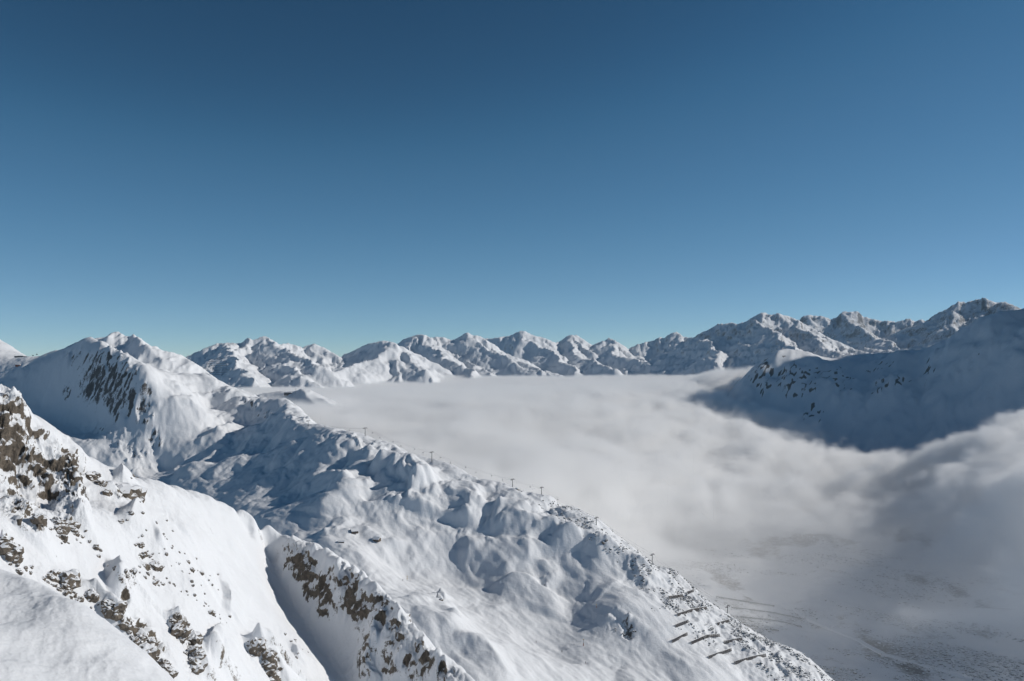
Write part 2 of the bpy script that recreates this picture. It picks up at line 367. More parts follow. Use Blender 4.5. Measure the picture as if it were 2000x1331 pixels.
# ------------------------------------------------------------ middle ridge, bowl and left massif
sky_mid = [(-140, 712, 2150), (-60, 708, 2130), (0, 702, 2100), (40, 704, 2060), (62, 704, 2020), (78, 698, 1980), (92, 690, 1950), (112, 683, 1900), (130, 681, 1870), (145, 672, 1830), (158, 663, 1790), (172, 658, 1760), (188, 663, 1740), (205, 668, 1730), (222, 680, 1700), (245, 690, 1690), (262, 702, 1690), (285, 714, 1720), (330, 728, 1850), (400, 730, 1950), (430, 745, 1930), (455, 757, 1900), (500, 772, 1830), (527, 782, 1760), (575, 787, 1660), (595, 808, 1550), (615, 824, 1460), (637, 832, 1390), (662, 840, 1320), (700, 845, 1255), (725, 854, 1225), (775, 870, 1188), (800, 885, 1172), (837, 895, 1149), (875, 905, 1131), (904, 917, 1118), (920, 930, 1111), (944, 936, 1100), (976, 941, 1086), (1016, 957, 1070), (1056, 966, 1056), (1080, 971, 1048), (1090, 985, 1044), (1120, 990, 1034), (1152, 1005, 1023), (1176, 1019, 1015), (1195, 1036, 1009), (1227, 1062, 999), (1253, 1082, 991), (1280, 1104, 983), (1295, 1111, 978), (1312, 1110, 972), (1338, 1131, 964), (1357, 1150, 957), (1390, 1179, 946), (1422, 1199, 935), (1455, 1222, 923), (1504, 1251, 906), (1536, 1261, 895), (1569, 1277, 884), (1601, 1303, 873), (1632, 1333, 862), (1700, 1400, 837), (1800, 1500, 800)]
massif = [(205, 668, 1730), (228, 682, 1655), (242, 705, 1610), (262, 728, 1575), (275, 765, 1545), (286, 800, 1520), (300, 840, 1495), (308, 880, 1470), (318, 915, 1445)]
bowl = [(-140, 850, 1560), (0, 850, 1530), (100, 860, 1500), (160, 885, 1450), (250, 925, 1390), (330, 948, 1300), (410, 968, 1190), (520, 1025, 990), (620, 1062, 900), (700, 1090, 860), (790, 1132, 885), (870, 1136, 900), (950, 1152, 880), (1000, 1190, 848), (1050, 1245, 800), (1150, 1300, 750), (1250, 1340, 728), (1350, 1400, 705), (1480, 1480, 680)]
edge_K = [(1143, 1183, 868), (1190, 1193, 850), (1227, 1203, 840), (1260, 1238, 818), (1309, 1277, 795), (1390, 1326, 765), (1480, 1400, 735)]
shelf = [(760, 1180, 720), (830, 1240, 675), (930, 1331, 630), (1050, 1410, 610), (1200, 1500, 600)]
low = [(-140, 1000, 1400), (0, 1010, 1370), (200, 1040, 1250), (400, 1090, 1000), (560, 1150, 800), (680, 1200, 720), (760, 1300, 640), (860, 1400, 590), (1000, 1500, 560), (1200, 1620, 540)]
bench = [(440, 915, 1290), (560, 950, 1130), (640, 985, 1010)]
leftface = [(60, 770, 1720), (150, 790, 1640), (200, 830, 1560)]
lit = [(400, 800, 1700), (460, 810, 1650), (520, 830, 1560)]
lit2 = [(345, 830, 1510), (392, 860, 1490), (450, 870, 1450), (520, 885, 1360)]
mlines = [sky_mid, massif, bowl, edge_K, shelf, low, bench, leftface, lit, lit2, behind(sky_mid, 1.05, 22), behind(sky_mid, 1.2, 120), behind(sky_mid, 1.45, 230)]
C = Layer(Field(mlines, .03, .012), -110, 1760, 2.1, 520, 2400, .0021)
VC = C.vis()
def W(V, *bl):
    r = np.zeros_like(V)
    for b in bl: r = np.maximum(r, b[-1]*blob(C.U, V, *b[:5]))
    return r
lumpy = np.clip(W(VC, (560, 890, 230, 140, 20, .5), (820, 950, 260, 90, 22, 1.), (1050, 1020, 220, 50, 30, .8), (430, 800, 180, 80, 15, .6)), 0, 1)
lumpy = np.maximum(lumpy, .18)
wx = C.X+14*fbm(C.X/60, C.Y/60, 2, 40); wy = C.Y+14*fbm(C.X/60, C.Y/60, 2, 44)
C.Z += lumpy*(34*(billow(wx/92, wy/120, 1, 50)-.25)+10*(billow(wx/38, wy/52, 2, 54)-.3)+2.4*(billow(wx/13, wy/16, 2, 57)-.3))
C.Z += (6*fbm(wx/130, wy/130, 2, 60))
# ribs: (line from the top down, height, width left, width right)
c_ribs = [
    ([(600, 828), (560, 845), (530, 862), (500, 885), (470, 925)], 9, 34, 70),
    ([(655, 900), (672, 940), (660, 975), (640, 1015), (600, 1035)], 17, 60, 26),
    ([(868, 955), (835, 975), (805, 1000), (788, 1022)], 17, 55, 24), ([(985, 972), (945, 992), (915, 1018), (893, 1046)], 19, 60, 26),
    ([(975, 985), (990, 1010), (992, 1040)], 8, 30, 18), ([(905, 1090), (935, 1076), (970, 1090), (1000, 1120)], 12, 26, 40),
    ([(1060, 985), (1110, 1020), (1160, 1055), (1200, 1085), (1250, 1130), (1300, 1165)], 17, 60, 40),
    ([(1110, 1025), (1100, 1060), (1085, 1095)], 9, 30, 16), ([(1035, 1000), (1020, 1040), (1030, 1090)], 9, 38, 22),
    ([(1060, 1080), (1075, 1120), (1090, 1150)], 6, 24, 16),
    ([(1295, 1111), (1262, 1132), (1237, 1153)], 12, 22, 34), ([(1143, 1183), (1227, 1203), (1260, 1238), (1309, 1277), (1390, 1326), (1450, 1375)], 10, 38, 70),
    ([(1040, 1150), (1050, 1185), (1060, 1215)], 11, 60, 30),
    ([(745, 880), (738, 905), (720, 930)], 9, 30, 18), ([(660, 850), (700, 880), (760, 905), (800, 935)], 8, 40, 30),
    ([(700, 905), (690, 930), (650, 945)], 10, 36, 18), ([(830, 915), (805, 935), (790, 945)], 9, 30, 18),
    ([(800, 1168), (850, 1180), (885, 1215), (925, 1262), (965, 1320), (1000, 1370)], 13, 30, 30), ([(860, 1160), (868, 1172)], 5, 10, 10),
    ([(690, 1040), (730, 1052), (790, 1085)], 8, 26, 26), ([(620, 1040), (670, 1030), (700, 1045)], 6, 30, 20),
    ([(330, 728), (345, 760), (380, 800), (390, 830)], 12, 40, 30), ([(285, 714), (290, 745), (300, 775)], 9, 20, 40),
    ([(385, 755), (378, 785), (395, 800)], 10, 26, 20), ([(470, 762), (455, 785), (465, 800)], 7, 34, 26), ([(400, 730), (430, 765), (455, 790)], 7, 26, 30),
    ([(310, 870), (340, 895), (375, 905)], 10, 20, 30), ([(330, 930), (345, 920), (380, 945)], 9, 20, 30), ([(470, 830), (420, 850), (370, 870), (330, 885)], 12, 22, 34),
    ([(480, 855), (440, 880), (400, 905), (360, 925)], 10, 20, 30), ([(540, 805), (560, 830), (580, 840)], 9, 26, 20),
    ([(188, 663), (192, 700), (175, 745), (160, 775)], 8, 30, 40), ([(150, 690), (120, 740), (90, 780)], 5, 40, 40)]
for uv, h, wl, wr in c_ribs: C.feat(uv, h*.92, wl*1.1, wr*1.15, p=1.3, jag=.3, warp=wl*.55, rnd=.16, tb=.1)
# the massif's rocky flank and the scrubby ends of the ridge
rkc = paint(C, VC, [(218, 726, 50, 54, 30, .9), (240, 780, 40, 50, 0, .6), (285, 790, 24, 36, 0, .9), (300, 860, 20, 40, 0, .7), (180, 770, 20, 26, 0, .5), (260, 880, 60, 40, 30, .35), (190, 850, 40, 20, 0, .3), (150, 700, 50, 26, 0, .3), (140, 760, 30, 12, -40, .5),
                     (500, 800, 50, 14, 30, .5), (430, 770, 30, 10, 20, .3), (1215, 1240, 45, 16, 25, .42), (1065, 1140, 14, 18, 50, .4), (1050, 990, 60, 18, 20, .2), (720, 870, 80, 12, 20, .28), (862, 1172, 8, 7, 0, .9), (580, 820, 40, 12, 0, .35)])
rkc = np.maximum(patchy(C, rkc*.86, 12, 610, 1.9), .26*np.clip(rkc*2, 0, 1))
C.rock = np.clip(rkc, 0, 1)*.37-.09
C.Z += (.22+2.2*np.clip(rkc*1.5, 0, 1))*3.2*(ridged((C.X+.4*C.Y)/30, C.Y/52, 5, 70)-.9)
C.Z += np.where(rkc > .3, 1, .0)*0
rough_end = np.clip(W(VC, (1330, 1170, 260, 55, 40, 1.), (1120, 1010, 120, 22, 30, .7), (1520, 1290, 180, 50, 40, 1.)), 0, 1)
C.Z += rough_end*(2.6*(ridged(C.X/16, C.Y/16, 3, 80)-.8)+1.1*fbm(C.X/4, C.Y/4, 2, 84))
C.Z += .9*fbm((C.X+.8*C.Y)/16, (C.Y-.5*C.X)/40, 3, 90)
C.fit_sky(sky_mid, 5, .05)
C.mesh('middle_ridge', M_mid)

# ------------------------------------------------------------ left background: slope at the edge, twin peaks, misty knoll
left_hill = [(-160, 600, 2750), (-60, 640, 2700), (0, 666, 2650), (20, 677, 2600), (38, 689, 2540), (52, 699, 2480), (66, 706, 2440), (110, 716, 2420), (180, 760, 2400)]
Lh = Layer(Field([left_hill, [(-160, 740, 2300), (0, 735, 2280), (60, 730, 2270), (180, 770, 2260)], behind(left_hill, 1.15, 80), behind(left_hill, 1.4, 160)], .03, .02), -140, 180, 3, 2200, 3500, .004)
Lh.Z += 6*fbm(Lh.X/70, Lh.Y/70, 4, 20)
Lh.mesh('background_slope', M_mid)
twin = [(100, 760, 3700), (150, 690, 3650), (185, 661, 3600), (205, 659, 3600), (217, 651, 3600), (230, 648, 3600), (245, 657, 3580), (255, 659, 3580), (260, 652, 3560), (272, 662, 3540), (287, 671, 3500), (312, 686, 3450), (337, 691, 3400), (355, 694, 3350), (390, 715, 3250), (450, 760, 3150), (520, 800, 3050)]
knoll = [(440, 790, 2750), (480, 778, 2700), (520, 768, 2650), (553, 767, 2600), (580, 768, 2580), (610, 770, 2550), (640, 785, 2500), (675, 810, 2450), (720, 850, 2350), (780, 900, 2250)]
tw_lines = [twin, behind(twin, 1.1, 60), behind(twin, 1.35, 160), [(262, 655, 3560), (275, 685, 3350), (300, 712, 3150), (330, 735, 2950)], [(230, 650, 3600), (222, 675, 3450), (250, 700, 3200)],
            [(100, 800, 2900), (220, 790, 2750), (330, 800, 2500)], knoll, [(u, v+60, D*.86) for u, v, D in knoll], [(u, v+30, D*1.12) for u, v, D in knoll[:6]]]
Tw = Layer(Field(tw_lines, .03, .008), 80, 800, 2.2, 2100, 4600, .0035)
Tw.feat([(262, 654), (272, 680), (290, 700), (320, 715)], 45, 70, 160); Tw.feat([(230, 649), (215, 668), (205, 680)], 40, 70, 120)
Tw.feat([(580, 770), (600, 790), (630, 815)], 25, 50, 90); Tw.feat([(620, 778), (650, 805), (680, 835)], 18, 40, 70)
VT = Tw.vis()
Tw.Z += 10*(ridged(Tw.X/90, Tw.Y/210, 5, 100, gain=.6)-.9)*np.where(Tw.D > 2900, 1, .35)
Tw.fit_sky(twin, .8, .04)
Tw.rock = np.where(VT < 680, .12, -.1)
Tw.mesh('twin_peaks', M_mid)

# ------------------------------------------------------------ far ranges
FAR = {}
def far_layer(name, sky_line, spurs, feats, u0, u1, D0, D1, mat, seed, amp, rock=.0, base_v=800, front_k=.62, du=2.2, dq=.004, space=.025, sc=1., kk=.72, dens=1.):
    """a range grown from its ridges: every point lies below the highest ridge line near it by slope times distance"""
    rs = np.random.RandomState(seed); sl_ = np.array(sky_line, float); lines = [(sl_, kk*.95)]
    vc = lambda u: np.interp(u, sl_[:, 0], sl_[:, 1]); dc = lambda u: np.interp(u, sl_[:, 0], sl_[:, 2])
    for sp_ in spurs: lines.append((np.array(sp_, float), kk*.9))
    for f in feats:
        us = f[0][0][0]; lines.append((np.array([(u, v, dc(us)*(1-.0019*(v-vc(us)))) for u, v in [q[:2] for q in f[0]]]), kk*.9))
    u = sl_[0, 0]+12
    while u < sl_[-1, 0]-12:
        v = vc(u)
        if v < 705:
            d = rs.uniform(-.15, .75); pts = [(u, v+.5)]; uu, vv = u, v
            for q in range(5): vv += rs.uniform(13, 19); uu += d*15+rs.uniform(-7, 7); pts.append((uu, vv))
            a = np.array([(p, q, dc(u)*(1-.0015*(q-v))) for p, q in pts]); lines.append((a, kk*rs.uniform(.85, 1.15)))
            for q in (1, 2, 3):
                for sg in (-1, 1):
                    if rs.rand() < .6:
                        L_ = rs.uniform(10, 20); b = a[q]; lines.append((np.array([b, (b[0]+sg*L_*.8, b[1]+L_*.9, b[2]*(1-.0012*L_)), (b[0]+sg*L_*1.5, b[1]+L_*2., b[2]*(1-.0028*L_))]), kk*1.15))
        u += rs.uniform(20, 44)/dens
    Dlo, Dhi = sl_[:, 2].min()*.72, sl_[:, 2].max()*1.12
    class Flat:
        def __call__(self, U, Q): return np.full(np.shape(U), 900.)
    Ly = Layer(Flat(), u0, u1, du, Dlo, Dhi, dq); s = sc*sl_[:, 2].mean()/8500.
    X = Ly.X+70*s*fbm(Ly.X/330/s, Ly.Y/330/s, 2, seed+3)+16*s*fbm(Ly.X/80/s, Ly.Y/80/s, 2, seed+5)
    Y = Ly.Y+70*s*fbm(Ly.X/330/s, Ly.Y/330/s, 2, seed+6)+16*s*fbm(Ly.X/80/s, Ly.Y/80/s, 2, seed+8)
    Z = np.full_like(Ly.Z, -500.)
    for a, k in lines:
        P = np.stack([a[:, 2]*(a[:, 0]-1000)/F, a[:, 2], a[:, 2]*(VH-a[:, 1])/F], 1)
        for p, q in zip(P[:-1], P[1:]):
            um = [1000+F*p[0]/p[1], 1000+F*q[0]/q[1]]; c0 = int(np.clip((min(um)-170-Ly.us[0])/du, 0, len(Ly.us))); c1 = int(np.clip((max(um)+170-Ly.us[0])/du, 0, len(Ly.us)))
            if c1 <= c0: continue
            x = X[:, c0:c1]; y = Y[:, c0:c1]; d = q-p; l2 = d[0]**2+d[1]**2+1e-9
            t = np.clip(((x-p[0])*d[0]+(y-p[1])*d[1])/l2, 0, 1); dist = np.hypot(x-(p[0]+t*d[0]), y-(p[1]+t*d[1]))
            Z[:, c0:c1] = np.maximum(Z[:, c0:c1], p[2]+t*d[2]-k*dist/(1+dist/3200/s))
    Ly.Z = Z; V = Ly.vis(); hi = sstep(790, 690, V)
    Ly.Z += amp*.30*(ridged((X+.35*Y)/120/s, Y/300/s, 4, seed+30, gain=.6)-1.1)*(.35+.65*hi)+amp*.16*(ridged(X/40/s, Y/55/s, 4, seed+20, gain=.6)-1)*(.3+.7*hi)
    ju = np.arange(sl_[0, 0], sl_[-1, 0], 2.2); jn = 1.1+8*max(rock, 0.)
    jv = vc(ju)+jn*(fbm(ju/9., ju*0+seed, 3, seed)-.1)
    Ly.fit_sky(np.stack([ju, jv, dc(ju)], 1), .8, .02)
    Ly.rock = (rock*1.5+.18*sstep(715, 640, V)-.10+.12*fbm(X/200/s, Y/200/s, 3, seed+50)).astype(np.float32)
    Ly.mesh(name, mat); FAR[name] = Ly; return Ly
# range A: from the avalanche-fenced shoulder to the first saddle
r1 = [(300, 735, 6300), (335, 712, 6400), (375, 692, 6500), (392, 684, 6500), (425, 671, 6600), (450, 670, 6600), (470, 671, 6600), (485, 660, 6650), (495, 665, 6650), (517, 656, 6700), (527, 662, 6700), (547, 673, 6750), (562, 671, 6900), (575, 674, 7000), (592, 679, 7100), (612, 671, 7200), (637, 681, 7100), (655, 692, 7000), (667, 700, 6900), (700, 725, 6800), (760, 770, 6600)]
far_layer('western_range', r1, [[(517, 656, 6700), (545, 680, 6300), (590, 700, 5800), (625, 715, 5400)], [(442, 694, 5700), (465, 705, 5500), (480, 730, 5000), (500, 745, 4700)], [(560, 700, 5900), (580, 725, 5300), (600, 738, 5000)], [(450, 671, 6550), (445, 685, 6000), (442, 694, 5700)]],
          [([(517, 657), (548, 682), (600, 705), (628, 715)], 90, 150, 330), ([(485, 661), (478, 675), (470, 682)], 60, 120, 160), ([(440, 692), (455, 695), (480, 715), (510, 740)], 110, 130, 420), ([(517, 700), (512, 722), (520, 738)], 70, 160, 200), ([(612, 672), (620, 690), (630, 705)], 70, 200, 160), ([(555, 695), (575, 715), (590, 730)], 60, 140, 120)],
          290, 760, 3900, 9000, M_far, 200, 38, rock=.04, base_v=775)
# range B
r2 = [(600, 740, 8200), (640, 715, 8000), (667, 697, 7800), (685, 688, 7600), (700, 680, 7400), (720, 672, 7200), (747, 666, 7000), (772, 669, 6900), (790, 690, 6600), (830, 720, 6200), (880, 760, 6000)]
far_layer('central_foothill', r2, [[(772, 669, 6900), (737, 698, 6500), (700, 710, 6200), (665, 720, 5900), (640, 735, 5600)], [(640, 712, 7400), (650, 722, 6800)]],
          [([(772, 669), (737, 699), (700, 711), (665, 719), (640, 730)], 90, 140, 420)], 590, 900, 4800, 9500, M_far, 240, 24, rock=-.1, base_v=790, front_k=.84)
r3 = [(720, 720, 8800), (765, 680, 8600), (782, 667, 8500), (800, 659, 8500), (815, 654, 8500), (828, 654, 8500), (840, 660, 8500), (867, 659, 8600), (882, 665, 8600), (895, 660, 8600), (912, 649, 8600), (925, 655, 8600), (940, 657, 8600), (950, 665, 8500), (985, 690, 8200), (1040, 715, 7800), (1100, 735, 7500), (1160, 770, 7300)]
far_layer('central_range', r3, [[(828, 655, 8500), (850, 680, 8000), (880, 705, 7300), (920, 730, 6600)], [(925, 657, 8600), (955, 685, 8200), (1000, 708, 7700), (1050, 725, 7300)], [(882, 668, 8500), (890, 690, 8300), (920, 708, 7900), (965, 735, 7000)]],
          [([(820, 655), (838, 680), (862, 700), (900, 722), (930, 735)], 100, 200, 330), ([(915, 650), (940, 675), (985, 700), (1040, 722), (1080, 733)], 110, 190, 420), ([(880, 690), (915, 700), (950, 715), (968, 733)], 60, 90, 300), ([(800, 662), (795, 680), (810, 700)], 50, 160, 160)],
          720, 1170, 5600, 11500, M_far, 280, 46, rock=.05, base_v=785, front_k=.84)
r4 = [(900, 720, 10500), (945, 662, 10300), (960, 661, 10200), (978, 659, 10100), (995, 657, 10000), (1005, 652, 10000), (1015, 648, 10000), (1027, 648, 10000), (1040, 655, 10000), (1062, 660, 10000), (1085, 670, 10000), (1095, 665, 10100), (1112, 655, 10200), (1127, 656, 10200), (1142, 665, 10200), (1157, 674, 10100), (1175, 667, 10000), (1190, 661, 10000), (1200, 664, 9900), (1212, 674, 9800), (1232, 686, 9600), (1260, 705, 9300), (1300, 740, 9000), (1350, 780, 8800)]
far_layer('eastern_central_range', r4, [[(1027, 650, 10000), (1060, 678, 9400), (1095, 700, 8700), (1130, 728, 7900)], [(1190, 664, 10000), (1205, 690, 9200), (1240, 705, 8600)], [(1112, 657, 10200), (1120, 690, 9300), (1170, 725, 8000)], [(1150, 700, 8600), (1195, 722, 7700)]],
          [([(1017, 648), (1030, 665), (1062, 680), (1100, 700), (1125, 722), (1140, 733)], 110, 240, 240), ([(1192, 662), (1200, 685), (1218, 700), (1250, 708)], 120, 260, 300), ([(1160, 715), (1185, 722), (1200, 733)], 70, 120, 300), ([(1115, 655), (1135, 672), (1150, 685)], 70, 260, 140), ([(1225, 700), (1240, 712), (1250, 728)], 60, 130, 260)],
          900, 1340, 6800, 13500, M_far, 320, 50, rock=.08, base_v=785, front_k=.84)
r5 = [(1180, 730, 10400), (1215, 690, 10200), (1232, 680, 10000), (1247, 672, 10000), (1262, 669, 10000), (1282, 664, 10000), (1289, 658, 10000), (1295, 662, 10000), (1310, 651, 10000), (1322, 648, 10000), (1335, 659, 9900), (1350, 660, 9500), (1362, 660, 9200), (1382, 645, 8800), (1402, 634, 8600), (1422, 631, 8500), (1445, 633, 8400), (1460, 627, 8300), (1475, 616, 8200), (1492, 611, 8200), (1505, 615, 8200), (1520, 612, 8200), (1540, 619, 8200), (1557, 625, 8200), (1600, 650, 7800), (1660, 680, 7400), (1720, 695, 7200), (1800, 700, 7000)]
far_layer('eastern_range', r5, [[(1475, 617, 8200), (1500, 648, 7600), (1535, 672, 6900), (1570, 690, 6300)], [(1540, 620, 8200), (1590, 660, 7300), (1640, 690, 6500), (1700, 705, 6000)], [(1380, 660, 8200), (1400, 700, 7200), (1410, 725, 6800)], [(1260, 705, 8600), (1300, 720, 8000)]],
          [([(1475, 617), (1495, 640), (1520, 655), (1545, 672)], 130, 260, 240), ([(1540, 620), (1575, 650), (1600, 668), (1650, 685), (1690, 695)], 90, 200, 260), ([(1322, 649), (1330, 665), (1340, 680)], 60, 200, 140), ([(1440, 634), (1450, 665), (1470, 700)], 60, 300, 160), ([(1505, 665), (1530, 678)], 30, 60, 120)],
          1190, 1830, 5600, 12500, M_far, 360, 50, rock=.11, base_v=760, front_k=.84)
r6 = [(1500, 690, 11200), (1557, 628, 11000), (1570, 618, 11000), (1582, 616, 11000), (1605, 618, 11000), (1622, 625, 11000), (1635, 620, 11000), (1647, 609, 11000), (1660, 610, 11000), (1675, 608, 11000), (1685, 618, 11000), (1712, 626, 10800), (1730, 627, 10700), (1750, 629, 10600), (1767, 626, 10600), (1777, 621, 10500), (1787, 630, 10500), (1800, 623, 10400), (1810, 630, 10300), (1832, 625, 10000), (1850, 607, 9700), (1870, 589, 9500), (1885, 591, 9500), (1900, 588, 9400), (1912, 584, 9400), (1927, 583, 9300), (1940, 591, 9200), (1962, 590, 9100), (1985, 599, 9000), (2010, 612, 8900), (2060, 640, 8700), (2140, 670, 8500)]
far_layer('serrated_range', r6, [[(1647, 612, 11000), (1690, 650, 9800), (1740, 672, 8800), (1790, 690, 7900)], [(1870, 592, 9500), (1860, 640, 8600), (1880, 670, 7800)], [(1700, 680, 8300), (1760, 690, 7600)]],
          [([(1690, 640), (1712, 662), (1760, 672), (1790, 672)], 70, 120, 420), ([(1890, 632), (1898, 642)], 40, 80, 120), ([(1865, 595), (1850, 620), (1845, 645)], 60, 250, 250), ([(1740, 632), (1770, 645), (1785, 652)], 50, 120, 150)],
          1520, 2120, 7000, 14500, M_far, 400, 50, rock=.16, base_v=740, front_k=.84)

# ------------------------------------------------------------ the shaded mountain on the right, and the valley under it
e_sky = [(1340, 860, 3500), (1380, 815, 3520), (1420, 772, 3540), (1450, 738, 3560), (1480, 710, 3580), (1510, 688, 3600), (1530, 683, 3610), (1548, 682, 3620), (1575, 686, 3640), (1600, 697, 3660), (1640, 700, 3900), (1680, 693, 4000), (1720, 690, 4000), (1760, 687, 3900), (1800, 682, 3800), (1840, 668, 3700), (1870, 648, 3600), (1900, 628, 3500), (1930, 614, 3450), (1960, 608, 3400), (2000, 609, 3380), (2050, 575, 3360), (2130, 390, 3350), (2250, 270, 3350), (2400, 240, 3350), (2700, 330, 3300), (3000, 350, 3200)]  # unseen crest right of the frame is raised to throw shade on this mountain
e_foot = [(1340, 960, 2900), (1450, 960, 2850), (1600, 930, 2850), (1700, 910, 2850), (1770, 895, 2850), (1850, 880, 2750), (1950, 900, 2500), (2050, 930, 2300), (2200, 960, 2100), (2400, 1000, 1950), (2700, 1050, 1800), (3000, 1100, 1700)]
e_mid = [(1600, 780, 3300), (1700, 780, 3300), (1800, 780, 3250), (1900, 760, 3100), (2000, 740, 2950), (2200, 720, 2700), (2500, 700, 2500)]
floor_l = [[(900, 1010, 2600), (1300, 1010, 2600), (1600, 1000, 2500), (1900, 1010, 2200), (2200, 1060, 1900), (2600, 1130, 1600)],
           [(900, 1130, 1850), (1300, 1110, 1950), (1600, 1130, 1800), (1900, 1150, 1700), (2300, 1200, 1500)],
           [(1000, 1270, 1350), (1400, 1260, 1400), (1700, 1270, 1350), (2000, 1300, 1270), (2300, 1330, 1200)],
           [(2400, 930, 2000), (2700, 800, 1950), (3250, 700, 1850)],  # unseen rise right of the frame, added to shade the lower valley
           [(1100, 1500, 960), (1500, 1480, 980), (2000, 1500, 960), (2400, 1520, 930)], [(1000, 1900, 640), (1600, 1900, 640), (2300, 1900, 640)]]
E = Layer(Field([e_sky, e_foot, e_mid, behind(e_sky, 1.12, 30), behind(e_sky, 1.5, 60)]+floor_l, .04, .015), 1000, 3300, 3.8, 650, 5200, .0042)
for uv, h, wl, wr in [([(1545, 683), (1500, 720), (1450, 760), (1420, 800)], 25, 90, 60), ([(1600, 700), (1625, 730), (1650, 780), (1640, 830)], 35, 120, 90), ([(1760, 690), (1750, 740), (1730, 800), (1700, 850)], 30, 130, 120),
                      ([(1870, 655), (1860, 720), (1840, 790), (1850, 840)], 40, 160, 160), ([(1990, 620), (1960, 700), (1950, 780)], 40, 160, 200)]:
    E.feat(uv, h, wl, wr, warp=20)
rs = np.random.RandomState(77)
for k in range(34):
    u = 1440+k*17+rs.uniform(-7, 7); v = np.interp(u, [p[0] for p in e_sky], [p[1] for p in e_sky])+rs.uniform(6, 60); q = [(u, v)]
    for _ in range(3): u -= rs.uniform(-4, 16); v += rs.uniform(16, 34); q.append((u, v))
    E.feat(q, rs.uniform(10, 26), rs.uniform(28, 60), rs.uniform(28, 60), p=1., warp=14, jag=.4, taper=.3, tb=.1)
VE = E.vis()
mt = sstep(2500, 3000, E.D)
E.Z += mt*(14*fbm(E.X/330, E.Y/330, 3, 500)+5.5*(ridged((.85*E.X-.5*E.Y)/75+.4*pn2(E.X/200, E.Y/200, 7), (.5*E.X+.85*E.Y)/230, 5, 510, gain=.6)-.9))+(1-mt)*(16*fbm(E.X/260, E.Y/320, 4, 520)+2.2*ridged(E.X/60, E.Y/60, 3, 530))
re = sstep(-.25, .25, fbm(E.X/140, E.Y/170, 2, 636))*patchy(E, paint(E, VE, [(1500, 710, 60, 30, -40, .5), (1560, 740, 120, 60, 0, .35), (1690, 740, 130, 40, 0, .42), (1780, 715, 60, 20, 0, .5), (1550, 800, 90, 40, 0, .35), (1900, 700, 80, 60, 0, .1)]), 17, 630, 2.0)
bush = np.clip(fbm(E.X/150, E.Y/260, 4, 540)*.5+.3, 0, 1)*(1-mt)
E.fit_sky(e_sky, 4, .05)
E.rock = np.clip(np.maximum(re*.9-.08, bush*1.15-.14), -.12, .6)
ny, nx = E.X.shape
split = int(np.searchsorted(E.qs, math.log(2780)))
kp = np.zeros((ny-1, nx-1), bool); kp[:split] = True
E.mesh('valley_floor', M_valley, keep=kp); E.mesh('shaded_mountain', M_east, keep=~kp)

# ground sheet under everything, out to the horizon
me = bpy.data.meshes.new('ground'); s = 60000
me.from_pydata([(-s, -s, -900), (s, -s, -900), (s, s, -900), (-s, s, -900)], [], [(0, 1, 2, 3)]); me.materials.append(M_far)
g = bpy.data.objects.new('ground', me); col.objects.link(g); g['kind'] = 'structure'


# ------------------------------------------------------------ things: helpers
def pmat(name, base, rough=.6, metal=0., var=.12, sc=3.):
    m = bpy.data.materials.new(name); m.use_nodes = True; t = m.node_tree; b = t.nodes['Principled BSDF']
    n = nd(t, 'ShaderNodeTexNoise'); n.inputs['Scale'].default_value = sc; n.inputs['Detail'].default_value = 6
    mx = nd(t, 'ShaderNodeMixRGB'); mx.inputs[1].default_value = (*[c*(1-var) for c in base], 1); mx.inputs[2].default_value = (*[min(1, c*(1+var)) for c in base], 1)
    t.links.new(n.outputs['Fac'], mx.inputs[0]); t.links.new(mx.outputs[0], b.inputs['Base Color'])
    b.inputs['Roughness'].default_value = rough; b.inputs['Metallic'].default_value = metal
    return m
M_steel = pmat('galvanised_steel', (.16, .16, .165), .5, .3); M_dark = pmat('dark_metal', (.05, .05, .055), .6); M_wood = pmat('weathered_wood', (.10, .07, .05), .8, 0, .3)
M_snowcap = pmat('fresh_snow', (.83, .84, .86), .7, 0, .02); M_glass = pmat('window_glass', (.03, .04, .05), .15); M_wall = pmat('render_wall', (.35, .33, .3), .8)
M_stone = pmat('stone_wall', (.16, .14, .125), .9, 0, .3); M_red = pmat('red_padding', (.28, .09, .05), .6); M_yel = pmat('yellow_padding', (.65, .42, .06), .6); M_cloth = pmat('ski_clothing', (.04, .05, .08), .8); M_skin = pmat('skin', (.5, .33, .25), .6)
M_panel = pmat('dark_wooden_slats', (.06, .05, .045), .85, 0, .35)

